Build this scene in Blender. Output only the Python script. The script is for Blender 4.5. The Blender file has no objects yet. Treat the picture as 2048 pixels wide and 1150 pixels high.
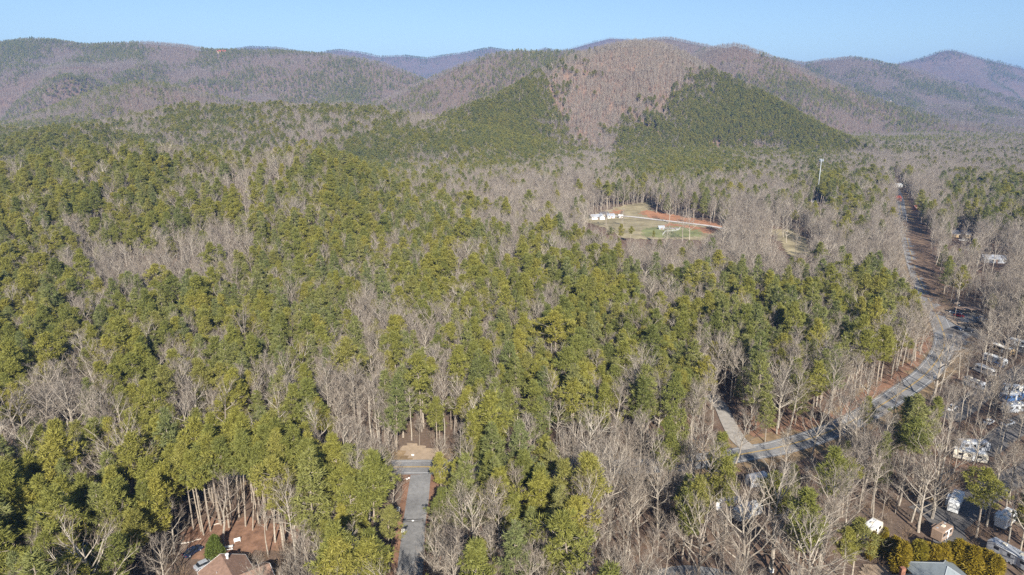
import bpy, math, random
import numpy as np
from mathutils import Vector

random.seed(7)
rng = np.random.default_rng(11)
SC = bpy.context.scene
COL = SC.collection

# ------------------------------------------------------------------ camera
CAM_Z, F_PX, PITCH = 105.0, 1365.0, math.atan(370.0 / 1365.0)
cam_d = bpy.data.cameras.new('camera')
cam_d.sensor_width = 36.0
cam_d.lens = 36.0 * F_PX / 2048.0
cam_d.clip_start, cam_d.clip_end = 1.0, 30000.0
cam = bpy.data.objects.new('camera', cam_d)
COL.objects.link(cam)
cam.location = (0, 0, CAM_Z)
cam.rotation_euler = (math.pi / 2 - PITCH, 0, 0)
SC.camera = cam

# ------------------------------------------------------------------ sky + sun
SUN_EL, SUN_AZ = math.radians(31), math.radians(171)      # azimuth clockwise from +Y: behind the camera
w = bpy.data.worlds.new('World')
SC.world = w
w.use_nodes = True
nt = w.node_tree
bg = nt.nodes['Background']
sky = nt.nodes.new('ShaderNodeTexSky')
sky.sky_type = 'NISHITA'
sky.sun_disc = False
sky.sun_elevation = SUN_EL
sky.sun_rotation = SUN_AZ
sky.altitude = 600
sky.air_density, sky.dust_density, sky.ozone_density = 1.0, 0.45, 3.0
nt.links.new(sky.outputs[0], bg.inputs[0])
bg.inputs[1].default_value = 0.068
sun_d = bpy.data.lights.new('sun', 'SUN')
sun_d.energy = 5.0
sun_d.angle = math.radians(0.5)
sun_d.color = (1.0, 0.95, 0.87)
sun = bpy.data.objects.new('sun', sun_d)
COL.objects.link(sun)
to_sun = Vector((math.sin(SUN_AZ) * math.cos(SUN_EL), math.cos(SUN_AZ) * math.cos(SUN_EL), math.sin(SUN_EL)))
sun.rotation_euler = (-to_sun).to_track_quat('-Z', 'Y').to_euler()
SC.view_settings.view_transform = 'Standard'
SC.view_settings.look = 'None'
SC.view_settings.gamma = 1.0
SC.view_settings.exposure = 1.0
SC.view_settings.use_curve_mapping = False
SC.cycles.max_bounces = 4
SC.cycles.diffuse_bounces = 2
SC.cycles.glossy_bounces = 1
SC.cycles.transmission_bounces = 2
SC.cycles.volume_bounces = 0
SC.cycles.use_denoising = False

# ------------------------------------------------------------------ pixel <-> world (pixels of the 2048 x 1150 photograph)
CP, SP = math.cos(PITCH), math.sin(PITCH)
def ray(px, py):
    a, b = (px - 1024.0) / F_PX, (575.0 - py) / F_PX
    return np.array([a, CP + b * SP, -SP + b * CP])
def on_z(px, py, z=0.0):
    d = ray(px, py); t = (z - CAM_Z) / d[2]
    return np.array([d[0] * t, d[1] * t, z])
def on_y(px, py, y):
    d = ray(px, py); t = y / d[1]
    return np.array([d[0] * t, y, CAM_Z + d[2] * t])
def project(x, y, z):
    dz = z - CAM_Z
    dep = y * CP - dz * SP
    up = y * SP + dz * CP
    dep = np.maximum(dep, 1.0)
    return 1024 + F_PX * x / dep, 575 - F_PX * up / dep, dep

# ------------------------------------------------------------------ noise
def _hash(i, j, s):
    n = (i * 374761393 + j * 668265263 + s * 1274126177) & 0xffffffff
    n = ((n ^ (n >> 13)) * 1274126177) & 0xffffffff
    return ((n ^ (n >> 16)) & 0xffff) / 65535.0
def vnoise(x, y, s=0):
    x = np.asarray(x, float); y = np.asarray(y, float)
    i = np.floor(x).astype(np.int64); j = np.floor(y).astype(np.int64)
    u = x - i; v = y - j
    u = u * u * (3 - 2 * u); v = v * v * (3 - 2 * v)
    a = _hash(i, j, s); b = _hash(i + 1, j, s); c = _hash(i, j + 1, s); d = _hash(i + 1, j + 1, s)
    return (a * (1 - u) + b * u) * (1 - v) + (c * (1 - u) + d * u) * v
def fbm(x, y, s=0, o=4):
    r = 0; a = 0.5
    for k in range(o):
        r = r + a * (vnoise(x, y, s + k * 17) - 0.5) * 2; x = x * 2.03 + 5.1; y = y * 2.03 + 9.7; a *= 0.5
    return r
def sstep(a, b, x):
    t = np.clip((x - a) / (b - a), 0, 1)
    return t * t * (3 - 2 * t)

# ------------------------------------------------------------------ polyline tools
def smooth_path(pts, step=3.0):
    p = np.array(pts, float)
    out = []
    for i in range(len(p) - 1):
        p0 = p[max(i - 1, 0)]; p1 = p[i]; p2 = p[i + 1]; p3 = p[min(i + 2, len(p) - 1)]
        n = max(2, int(np.linalg.norm(p2 - p1) / step))
        for t in np.linspace(0, 1, n, endpoint=False):
            out.append(0.5 * (2 * p1 + (p2 - p0) * t + (2 * p0 - 5 * p1 + 4 * p2 - p3) * t * t + (3 * p1 - p0 - 3 * p2 + p3) * t ** 3))
    out.append(p[-1])
    return np.array(out)
def dist_path(x, y, path):
    """distance to a polyline, vectorised"""
    shp = np.shape(x); x = np.ravel(x); y = np.ravel(y)
    best = np.full(x.shape, 1e9); zc = np.zeros(x.shape)
    for a, b in zip(path[:-1], path[1:]):
        dx, dy = b[0] - a[0], b[1] - a[1]
        L = dx * dx + dy * dy + 1e-9
        t = np.clip(((x - a[0]) * dx + (y - a[1]) * dy) / L, 0, 1)
        d = np.hypot(x - a[0] - t * dx, y - a[1] - t * dy)
        m = d < best
        best = np.where(m, d, best)
        if len(a) > 2:
            zc = np.where(m, a[2] + t * (b[2] - a[2]), zc)
    return best.reshape(shp), zc.reshape(shp)
def px_path(lst, step=3.0):
    return smooth_path([on_z(px, py)[:2] for px, py in lst], step)

HIGHWAY = px_path([(-400, 955), (0, 948), (300, 942), (600, 937), (830, 934), (1000, 935), (1200, 935), (1340, 929), (1440, 916), (1526, 901),
                   (1553, 896), (1624, 876), (1693, 848), (1760, 812), (1836, 761), (1865, 733), (1884, 704), (1889, 676), (1880, 645),
                   (1862, 608), (1842, 568), (1828, 530), (1818, 495), (1809, 455), (1802, 420), (1797, 392), (1780, 350)], 3.0)
SIDE = px_path([(842, 941), (838, 975), (834, 1010), (828, 1050), (824, 1100), (818, 1160), (806, 1260)], 2.5)
GRAVEL = px_path([(1500, 898), (1478, 880), (1458, 845), (1442, 812), (1420, 790)], 2.5)
LANE = px_path([(1220, 1200), (1330, 1152), (1400, 1146), (1480, 1165), (1560, 1215)], 2.5)
CAMP = [px_path(l, 2.5) for l in (
    [(1905, 1105), (1893, 1060), (1870, 1030), (1835, 1008)],
    [(1890, 1052), (1950, 1000), (2005, 968), (2075, 930)],
    [(1895, 838), (1930, 812), (1985, 775), (2060, 735)],
    [(1960, 905), (2005, 872), (2070, 835)],
    [(1900, 668), (1930, 655), (1975, 680), (2060, 705)])]
DRIVE = px_path([(1190, 437), (1245, 433), (1320, 441), (1390, 449), (1432, 455), (1500, 470)], 4.0)

# ------------------------------------------------------------------ terrain height
RIDGES = []
def ridge(lst, Y, tree, k=1.95, w0=40, width=None, rough=1.0, power=1.12):
    n = len(lst)
    pts = []
    for i, q in enumerate(lst):
        yy = q[2] if len(q) > 2 else (Y if not isinstance(Y, tuple) else Y[0] + (Y[1] - Y[0]) * i / (n - 1))
        p = on_y(q[0], q[1], yy); p[2] -= tree
        pts.append(p)
    RIDGES.append((np.array(pts), k, w0, width, rough, power))
# near wooded hill beyond the highway
ridge([(-700, 420), (-300, 370), (0, 338), (90, 312), (200, 303), (300, 295), (380, 308), (480, 312), (600, 302), (670, 310), (730, 338), (800, 365), (880, 385), (960, 415)], (560, 600), 19, width=360, rough=0.5, power=1.4)
ridge([(-500, 330), (0, 287), (60, 264), (120, 251), (200, 248), (255, 272), (300, 290)], 960, 17, width=240, rough=0.6)
ridge([(-300, 265), (150, 250), (270, 226), (350, 207), (400, 204), (450, 211), (540, 202), (620, 206), (690, 204), (760, 214), (830, 224)], 1300, 17, width=330, rough=0.7)
ridge([(-100, 260), (60, 236), (140, 197), (200, 174), (280, 159), (340, 166), (420, 186), (500, 206), (580, 220)], 2100, 16, width=420, rough=0.8)
ridge([(-500, 60), (-250, 68), (-100, 82), (0, 79), (60, 72), (100, 72), (170, 82), (250, 80), (300, 78), (370, 83), (420, 93), (500, 96), (560, 95), (650, 101), (710, 109), (770, 122), (820, 140), (860, 158)], (3500, 3300), 16, k=2.3, rough=2.3)
ridge([(250, 100), (430, 97), (500, 87), (560, 89), (620, 101), (680, 93), (720, 98), (760, 107), (810, 105), (850, 110), (920, 100), (980, 89), (1020, 95), (1060, 97), (1090, 90), (1130, 98), (1180, 105)], 7600, 12, k=1.8)
ridge([(1110, 100), (1150, 90), (1180, 81), (1220, 71), (1260, 73), (1320, 88)], 6600, 12, k=1.6)
ridge([(1240, 80), (1300, 70), (1340, 68), (1380, 77), (1420, 85), (1460, 98)], 3900, 14, k=1.8)
ridge([(740, 205), (800, 178), (860, 150), (920, 124), (970, 106), (1010, 97), (1050, 96), (1100, 98), (1160, 95), (1230, 90)], (2500, 2700), 15, k=2.0)
# the cone hill and its shoulders
ridge([(640, 300, 1130), (700, 285, 1200), (760, 268, 1250), (830, 246, 1320), (900, 222, 1400), (960, 198, 1460), (1010, 178, 1520), (1050, 156, 1570), (1100, 124, 1640), (1150, 102, 1690), (1200, 86, 1730),
       (1250, 75, 1750), (1290, 72, 1760), (1335, 79, 1750), (1370, 97, 1730), (1410, 122, 1700), (1460, 150, 1650), (1510, 172, 1600), (1560, 200, 1550), (1620, 238, 1480), (1680, 268, 1400), (1760, 292, 1300)], 0, 16, k=1.85, w0=50, rough=0.75)
ridge([(1360, 112), (1395, 100), (1430, 86), (1470, 80), (1500, 88), (1550, 107), (1600, 128), (1680, 162), (1760, 196), (1850, 226), (1950, 243), (2080, 258)], (2800, 2300), 15, k=2.0)
ridge([(1500, 108), (1560, 113), (1610, 119), (1650, 114), (1700, 107), (1760, 118), (1820, 131), (1900, 156), (1980, 181), (2060, 200), (2200, 222)], (4300, 4000), 14, k=2.2)
ridge([(1690, 134), (1750, 128), (1800, 122), (1850, 110), (1880, 98), (1902, 94), (1930, 102), (1960, 112), (2000, 121), (2060, 136), (2200, 150), (2500, 175)], 5900, 12, k=1.9)
ridge([(1700, 245), (1800, 215), (1900, 205), (2000, 212), (2120, 225)], 3300, 15, width=420, rough=0.5)

def height_raw(x, y):
    base = 2.2 * fbm(x / 150, y / 150, 3, 3) + 5 * fbm(x / 420, y / 420, 5, 2) * sstep(700, 1500, y)
    base = base + 4.0 * sstep(200, 420, y) * sstep(220, 0, x)
    base = base - 30 * sstep(1500, 5000, y) * sstep(0, 1500, x)
    h = base
    spur = fbm(x / 330, y / 330, 31, 4)
    for pts, k, w0, width, rough, power in RIDGES:
        x0, y0 = pts[:, 0].min() - 1900, pts[:, 1].min() - 1900
        d, zc = dist_path(x, y, pts)
        W = w0 + k * np.maximum(zc, 1) if width is None else width
        # the end caps fall off as well
        s = d / W
        s = s * (1 + 0.30 * rough * spur * sstep(0.04, 0.5, s))
        prof = np.clip(1 - s, 0, 1) ** power
        # round the crest a little
        prof = np.where(s < 0.08, prof - (0.08 - s) ** 2 * 2.2, prof)
        hr = zc * prof + base * (1 - prof)
        kk = 6.0
        h = np.where(zc > 0, 0.5 * (h + hr + np.sqrt((h - hr) ** 2 + kk * kk)) - kk * 0.5 * np.exp(-np.abs(h - hr) / 12), h)
    return h

NEAR_Y = 2.6
ys = [-300.0, -200, -120, -60, -20, 10, 35, 55]
while ys[-1] < 12500:
    ys.append(ys[-1] + max(NEAR_Y, 0.0125 * ys[-1]))
xs = [0.0]
while xs[-1] < 9500:
    xs.append(xs[-1] + max(2.8, 0.021 * (xs[-1] - 190)))
xs = [-v for v in xs[:0:-1]] + xs
XS, YS = np.array(xs), np.array(ys)
GX, GY = np.meshgrid(XS, YS)
GZ = height_raw(GX, GY)
def flatten(path, half, blend, z):
    global GZ
    x0, x1 = path[:, 0].min() - 60, path[:, 0].max() + 60
    y0, y1 = path[:, 1].min() - 60, path[:, 1].max() + 60
    m = (GX > x0) & (GX < x1) & (GY > y0) & (GY < y1)
    d, _ = dist_path(GX[m], GY[m], path[:, :2])
    t = sstep(half, half + blend, d)
    GZ[m] = GZ[m] * t + z * (1 - t)
flatten(HIGHWAY, 8, 16, -0.12)
flatten(SIDE, 5, 9, -0.12)
flatten(GRAVEL, 5, 10, -0.12)
flatten(LANE, 5, 10, -0.12)
for c in CAMP: flatten(c, 9, 20, -0.12)
flatten(DRIVE, 14, 60, 0.0)

def h_at(x, y):
    x = np.asarray(x, float); y = np.asarray(y, float)
    i = np.clip(np.searchsorted(XS, x) - 1, 0, len(XS) - 2)
    j = np.clip(np.searchsorted(YS, y) - 1, 0, len(YS) - 2)
    u = (x - XS[i]) / (XS[i + 1] - XS[i]); v = (y - YS[j]) / (YS[j + 1] - YS[j])
    return (GZ[j, i] * (1 - u) + GZ[j, i + 1] * u) * (1 - v) + (GZ[j + 1, i] * (1 - u) + GZ[j + 1, i + 1] * u) * v
def hit(px, py):
    """where the ray through a photo pixel meets the ground"""
    d = ray(px, py)
    t = np.concatenate([np.arange(60, 900, 0.5), np.arange(900, 9000, 5)])
    x, y, z = d[0] * t, d[1] * t, CAM_Z + d[2] * t
    b = np.nonzero(z < h_at(x, y))[0]
    k = b[0] if len(b) else -1
    return np.array([x[k], y[k], float(h_at(x[k], y[k]))])
def above(px, py, height):
    """ground spot under a point that stands `height` metres up and shows at that pixel"""
    d = ray(px, py)
    t = np.arange(60, 1500, 0.25)
    x, y, z = d[0] * t, d[1] * t, CAM_Z + d[2] * t
    b = np.nonzero(z < h_at(x, y) + height)[0]
    k = b[0]
    return np.array([x[k], y[k], float(h_at(x[k], y[k]))])

# ------------------------------------------------------------------ object helpers
def tag(o, label=None, cat=None, group=None, kind=None):
    if label: o['label'] = label
    if cat: o['category'] = cat
    if group: o['group'] = group
    if kind: o['kind'] = kind
    return o
def link(o, parent=None):
    COL.objects.link(o)
    if parent is not None: o.parent = parent
    return o
def empty(name, loc=(0, 0, 0), rz=0.0, sc=1.0):
    o = bpy.data.objects.new(name, None)
    o.empty_display_size = 0.5
    o.location = loc; o.rotation_euler = (0, 0, rz)
    o.scale = (sc, sc, sc) if not hasattr(sc, '__len__') else sc
    return link(o)

class MB:
    def __init__(s): s.v = []; s.f = []; s.m = []; s.n = 0
    def add(s, v, f, m=0):
        v = np.asarray(v, float)
        s.v.append(v)
        for q in f:
            s.f.append(tuple(int(i) + s.n for i in q)); s.m.append(m)
        s.n += len(v); return s
    def tris(s, v, m=0):
        n = len(v) // 3
        b = s.n; s.v.append(np.asarray(v, float))
        s.f.extend([(b + 3 * i, b + 3 * i + 1, b + 3 * i + 2) for i in range(n)]); s.m.extend([m] * n)
        s.n += len(v); return s
    def box(s, c, d, rz=0.0, m=0, taper=1.0, sx=None):
        """box: centre of base, size (x, y, z)"""
        x, y, z = d[0] / 2, d[1] / 2, d[2]
        tx = taper if sx is None else sx
        v = np.array([[-x, -y, 0], [x, -y, 0], [x, y, 0], [-x, y, 0], [-x * tx, -y * taper, z], [x * tx, -y * taper, z], [x * tx, y * taper, z], [-x * tx, y * taper, z]])
        cr, sr = math.cos(rz), math.sin(rz)
        v = np.stack([v[:, 0] * cr - v[:, 1] * sr + c[0], v[:, 0] * sr + v[:, 1] * cr + c[1], v[:, 2] + c[2]], 1)
        return s.add(v, [(3, 2, 1, 0), (4, 5, 6, 7), (0, 1, 5, 4), (1, 2, 6, 5), (2, 3, 7, 6), (3, 0, 4, 7)], m)
    def tube(s, pts, rad, n=6, m=0, cap=True):
        pts = [Vector(p) for p in pts]
        vs = []; k = len(pts)
        for i, p in enumerate(pts):
            t = (pts[min(i + 1, k - 1)] - pts[max(i - 1, 0)])
            t = t.normalized() if t.length > 1e-6 else Vector((0, 0, 1))
            a = t.cross(Vector((1, 0, 0))) if abs(t.x) < 0.8 else t.cross(Vector((0, 1, 0)))
            a.normalize(); b = t.cross(a)
            for q in range(n):
                an = 2 * math.pi * q / n
                vs.append(p + (a * math.cos(an) + b * math.sin(an)) * rad[i])
        f = []
        for i in range(k - 1):
            for q in range(n):
                f.append((i * n + q, i * n + (q + 1) % n, (i + 1) * n + (q + 1) % n, (i + 1) * n + q))
        if cap:
            f.append(tuple(range(n - 1, -1, -1))); f.append(tuple(range((k - 1) * n, k * n)))
        return s.add([tuple(v) for v in vs], f, m)
    def prism(s, prof, y0, y1, m=0):
        """profile in x,z extruded along y"""
        n = len(prof)
        v = [(p[0], y0, p[1]) for p in prof] + [(p[0], y1, p[1]) for p in prof]
        f = [tuple(range(n)), tuple(range(2 * n - 1, n - 1, -1))] + [(i, i + n, (i + 1) % n + n, (i + 1) % n) for i in range(n)]
        return s.add(v, f, m)
    def mesh(s, name, mats, smooth=False):
        me = bpy.data.meshes.new(name)
        V = np.concatenate(s.v) if s.v else np.zeros((0, 3))
        me.from_pydata(V.tolist(), [], s.f)
        for mt in (mats if isinstance(mats, (list, tuple)) else [mats]): me.materials.append(mt)
        if any(s.m): me.polygons.foreach_set('material_index', s.m)
        if smooth: me.polygons.foreach_set('use_smooth', [True] * len(me.polygons))
        me.update()
        return me
    def build(s, name, mats, parent=None, smooth=False):
        return link(bpy.data.objects.new(name, s.mesh(name, mats, smooth)), parent)

# ------------------------------------------------------------------ materials
def new_mat(name, rough=0.85, spec=0.2):
    m = bpy.data.materials.new(name); m.use_nodes = True
    b = m.node_tree.nodes['Principled BSDF']
    b.inputs['Roughness'].default_value = rough
    b.inputs['Specular IOR Level'].default_value = spec
    return m, m.node_tree, b
def ramp(t, stops):
    r = t.nodes.new('ShaderNodeValToRGB')
    e = r.color_ramp.elements
    while len(e) < len(stops): e.new(0.5)
    for q, (p, c) in zip(e, stops): q.position = p; q.color = (*c, 1)
    return r
def tex_noise(t, scale, detail=4, rough=0.6, coord='Object', dist=0.0):
    tc = t.nodes.new('ShaderNodeTexCoord'); n = t.nodes.new('ShaderNodeTexNoise')
    n.inputs['Scale'].default_value = scale; n.inputs['Detail'].default_value = detail
    n.inputs['Roughness'].default_value = rough; n.inputs['Distortion'].default_value = dist
    t.links.new(tc.outputs[coord], n.inputs['Vector'])
    return n
def mixc(t, fac, a, b, mode='MIX'):
    n = t.nodes.new('ShaderNodeMix'); n.data_type = 'RGBA'; n.blend_type = mode
    if isinstance(fac, (int, float)): n.inputs[0].default_value = fac
    else: t.links.new(fac, n.inputs[0])
    for k, q in ((6, a), (7, b)):
        if isinstance(q, tuple): n.inputs[k].default_value = (*q, 1)
        else: t.links.new(q, n.inputs[k])
    return n.outputs[2]
def foliage(name, stops, amp=0.5, scale=0.9, trans=0.0):
    """colour by plant (object random), lighter and darker shoots inside one crown (noise)"""
    m, t, b = new_mat(name, 0.6, 0.25)
    oi = t.nodes.new('ShaderNodeObjectInfo')
    r = ramp(t, stops); t.links.new(oi.outputs['Random'], r.inputs[0])
    n = tex_noise(t, scale, 2, 0.6)
    r2 = ramp(t, [(0.3, (1 - amp, 1 - amp, 1 - amp)), (0.7, (1 + amp * 0.6, 1 + amp * 0.55, 1 + amp * 0.3))])
    t.links.new(n.outputs[0], r2.inputs[0])
    col = mixc(t, 1.0, r.outputs[0], r2.outputs[0], 'MULTIPLY')
    t.links.new(col, b.inputs['Base Color'])
    if trans:
        tr_ = t.nodes.new('ShaderNodeBsdfTranslucent'); t.links.new(col, tr_.inputs[0])
        ms = t.nodes.new('ShaderNodeMixShader'); ms.inputs[0].default_value = trans
        t.links.new(b.outputs[0], ms.inputs[1]); t.links.new(tr_.outputs[0], ms.inputs[2])
        t.links.new(ms.outputs[0], t.nodes['Material Output'].inputs['Surface'])
    return m
def worn(name, c):
    """old road surface: patches, tar seams and dust at several scales"""
    m, t, b = new_mat(name, 0.9, 0.2)
    n1 = tex_noise(t, 0.09, 4, 0.6); n2 = tex_noise(t, 0.8, 6, 0.7); n3 = tex_noise(t, 0.35, 3, 0.5, dist=2.5)
    r1 = ramp(t, [(0.3, tuple(q * 0.72 for q in c)), (0.5, c), (0.72, tuple(q * 1.28 for q in c))]); t.links.new(n1.outputs[0], r1.inputs[0])
    r2 = ramp(t, [(0.25, (0.78, 0.78, 0.78)), (0.75, (1.2, 1.18, 1.15))]); t.links.new(n2.outputs[0], r2.inputs[0])
    r3 = ramp(t, [(0.485, (1, 1, 1)), (0.5, (0.55, 0.55, 0.55)), (0.515, (1, 1, 1))]); t.links.new(n3.outputs[0], r3.inputs[0])
    x = mixc(t, 1.0, r1.outputs[0], r2.outputs[0], 'MULTIPLY')
    t.links.new(mixc(t, 1.0, x, r3.outputs[0], 'MULTIPLY'), b.inputs['Base Color'])
    return m
def plain(name, c, rough=0.7, spec=0.3, var=0.15, scale=1.5, metal=0.0, bump=0.0):
    m, t, b = new_mat(name, rough, spec)
    b.inputs['Metallic'].default_value = metal
    n = tex_noise(t, scale, 5, 0.65)
    lo = tuple(max(0, q * (1 - var)) for q in c); hi = tuple(min(1, q * (1 + var)) for q in c)
    r = ramp(t, [(0.3, lo), (0.7, hi)]); t.links.new(n.outputs[0], r.inputs[0])
    t.links.new(r.outputs[0], b.inputs['Base Color'])
    if bump:
        bp = t.nodes.new('ShaderNodeBump'); bp.inputs['Strength'].default_value = bump; bp.inputs['Distance'].default_value = 0.05
        t.links.new(n.outputs[0], bp.inputs['Height']); t.links.new(bp.outputs[0], b.inputs['Normal'])
    return m

M = {}
M['pine'] = foliage('pine_needles', [(0.0, (0.163, 0.178, 0.050)), (0.15, (0.236, 0.235, 0.052)), (0.4, (0.290, 0.270, 0.056)), (0.6, (0.201, 0.213, 0.056)), (0.8, (0.326, 0.293, 0.060)), (1.0, (0.247, 0.237, 0.070))], 0.22, trans=0.28)
M['wpine'] = foliage('white_pine_needles', [(0.0, (0.170, 0.191, 0.065)), (0.35, (0.244, 0.244, 0.071)), (0.7, (0.192, 0.212, 0.081)), (1.0, (0.283, 0.267, 0.087))], 0.22, trans=0.28)
M['hedge'] = foliage('arborvitae_sprays', [(0.0, (0.24, 0.18, 0.018)), (0.5, (0.28, 0.20, 0.018)), (1.0, (0.20, 0.175, 0.020))], 0.3, 1.6, trans=0.25)
M['holly'] = foliage('holly_leaves', [(0.0, (0.105, 0.135, 0.025)), (1.0, (0.11, 0.14, 0.028))], 0.3, 1.5, trans=0.2)
M['twig'] = foliage('twig_bark', [(0.0, (0.189, 0.153, 0.122)), (0.3, (0.264, 0.225, 0.186)), (0.6, (0.224, 0.176, 0.134)), (0.8, (0.282, 0.239, 0.193)), (1.0, (0.198, 0.159, 0.130))], 0.18, 0.5)
M['bark'] = foliage('grey_bark', [(0.0, (0.297, 0.255, 0.211)), (0.5, (0.414, 0.365, 0.305)), (1.0, (0.252, 0.211, 0.176))], 0.3, 1.4)
M['pbark'] = foliage('pine_bark', [(0.0, (0.31, 0.255, 0.205)), (0.5, (0.41, 0.35, 0.285)), (1.0, (0.27, 0.225, 0.185))], 0.35, 1.8)
M['brush'] = foliage('dry_brush', [(0.0, (0.225, 0.145, 0.090)), (0.5, (0.243, 0.185, 0.133)), (1.0, (0.198, 0.163, 0.129))], 0.25, 1.0)
M['asphalt'] = worn('worn_asphalt', (0.225, 0.22, 0.215))
M['oldasphalt'] = worn('pale_old_asphalt', (0.24, 0.235, 0.228))
M['campasphalt'] = worn('camp_asphalt', (0.14, 0.13, 0.122))
M['gravel'] = plain('pale_gravel', (0.34, 0.31, 0.27), 0.95, 0.1, 0.25, 0.6)
M['sand'] = plain('sandy_soil', (0.37, 0.28, 0.195), 0.95, 0.1, 0.2, 0.5)
M['clay'] = plain('red_clay', (0.25, 0.140, 0.088), 0.95, 0.1, 0.35, 0.22)
M['orange'] = plain('orange_earth', (0.36, 0.18, 0.10), 0.95, 0.1, 0.3, 0.15)
M['litter'] = plain('needle_litter', (0.235, 0.135, 0.088), 0.95, 0.1, 0.4, 0.5)
M['brownbank'] = plain('brown_bank_soil', (0.19, 0.128, 0.085), 0.95, 0.1, 0.45, 0.25)
M['rust'] = plain('rusty_leaf_litter', (0.185, 0.118, 0.084), 0.95, 0.1, 0.3, 0.02)
M['verge'] = plain('dry_verge_grass', (0.25, 0.175, 0.10), 0.95, 0.1, 0.45, 0.3)
M['drygrass'] = plain('dry_meadow_grass', (0.30, 0.25, 0.15), 0.95, 0.1, 0.42, 0.06)
M['greengrass'] = plain('green_grass', (0.21, 0.215, 0.095), 0.95, 0.1, 0.4, 0.08)
M['white'] = plain('white_paint', (0.70, 0.70, 0.68), 0.55, 0.4, 0.06)
M['yellow'] = plain('yellow_line_paint', (0.52, 0.33, 0.07), 0.8, 0.2, 0.2, 1.0)
M['line'] = plain('white_line_paint', (0.55, 0.55, 0.54), 0.8, 0.2, 0.2, 1.0)

def ground_material():
    m, t, b = new_mat('leaf_litter', 0.95, 0.1)
    n1 = tex_noise(t, 0.05, 6, 0.62); n2 = tex_noise(t, 0.9, 5, 0.7); n3 = tex_noise(t, 0.011, 4, 0.6)
    r1 = ramp(t, [(0.32, (0.105, 0.070, 0.048)), (0.5, (0.165, 0.112, 0.079)), (0.68, (0.21, 0.16, 0.12))])
    t.links.new(n1.outputs[0], r1.inputs[0])
    r3 = ramp(t, [(0.38, (0.14, 0.11, 0.09)), (0.62, (0.19, 0.118, 0.086))]); t.links.new(n3.outputs[0], r3.inputs[0])
    c = mixc(t, 0.45, r1.outputs[0], r3.outputs[0])
    r2 = ramp(t, [(0.25, (0.62, 0.60, 0.58)), (0.75, (1.25, 1.22, 1.18))]); t.links.new(n2.outputs[0], r2.inputs[0])
    t.links.new(mixc(t, 1.0, c, r2.outputs[0], 'MULTIPLY'), b.inputs['Base Color'])
    bp = t.nodes.new('ShaderNodeBump'); bp.inputs['Strength'].default_value = 0.6; bp.inputs['Distance'].default_value = 0.15
    t.links.new(n2.outputs[0], bp.inputs['Height']); t.links.new(bp.outputs[0], b.inputs['Normal'])
    return m
M['ground'] = ground_material()

# ------------------------------------------------------------------ the ground sheet
ny, nx = GZ.shape
me = bpy.data.meshes.new('ground')
me.vertices.add(nx * ny)
me.vertices.foreach_set('co', np.stack([GX, GY, GZ], -1).ravel())
idx = np.arange(nx * ny).reshape(ny, nx)
q = np.stack([idx[:-1, :-1], idx[:-1, 1:], idx[1:, 1:], idx[1:, :-1]], -1).reshape(-1, 4)
me.loops.add(q.size); me.loops.foreach_set('vertex_index', q.ravel())
me.polygons.add(len(q)); me.polygons.foreach_set('loop_start', np.arange(len(q)) * 4)
me.polygons.foreach_set('use_smooth', np.ones(len(q), bool))
me.update(calc_edges=True)
me.materials.append(M['ground'])
tag(link(bpy.data.objects.new('ground', me)), 'leaf-strewn brown forest ground rising into wooded mountains', 'ground', kind='structure')

# ------------------------------------------------------------------ roads and sheets
def strip(path, o0, o1, lift, name, mat, parent=None, z=None, dash=None, sub=1, wob=0.0):
    """a band along a path between two sideways offsets"""
    p = path[:, :2]
    t = np.gradient(p, axis=0); t /= np.linalg.norm(t, axis=1)[:, None] + 1e-9
    nrm = np.stack([-t[:, 1], t[:, 0]], 1)
    k = sub + 1
    rows = []
    for i, o in enumerate(np.linspace(0, 1, k)):
        a = o0 + (o1 - o0) * o
        off = np.full(len(p), a)
        if wob and i in (0, k - 1): off = off + wob * (vnoise(np.arange(len(p)) * 0.23, np.full(len(p), a), 9) - 0.5) * 2
        qv = p + nrm * off[:, None]
        zz = (h_at(qv[:, 0], qv[:, 1]) if z is None else np.full(len(p), z)) + lift
        rows.append(np.column_stack([qv, zz]))
    V = np.stack(rows, 1).reshape(-1, 3)
    fs = []
    for i in range(len(p) - 1):
        if dash and not dash(i): continue
        for j in range(sub):
            fs.append((i * k + j, (i + 1) * k + j, (i + 1) * k + j + 1, i * k + j + 1))
    mb = MB(); mb.add(V, [f[::-1] for f in fs]); return mb.build(name, mat, parent)
def inside(x, y, poly):
    c = np.zeros(np.shape(x), bool); n = len(poly)
    for i in range(n):
        x1, y1 = poly[i]; x2, y2 = poly[(i + 1) % n]
        with np.errstate(divide='ignore', invalid='ignore'):
            c ^= ((y1 > y) != (y2 > y)) & (x < (x2 - x1) * (y - y1) / (y2 - y1 + 1e-12) + x1)
    return c
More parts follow.
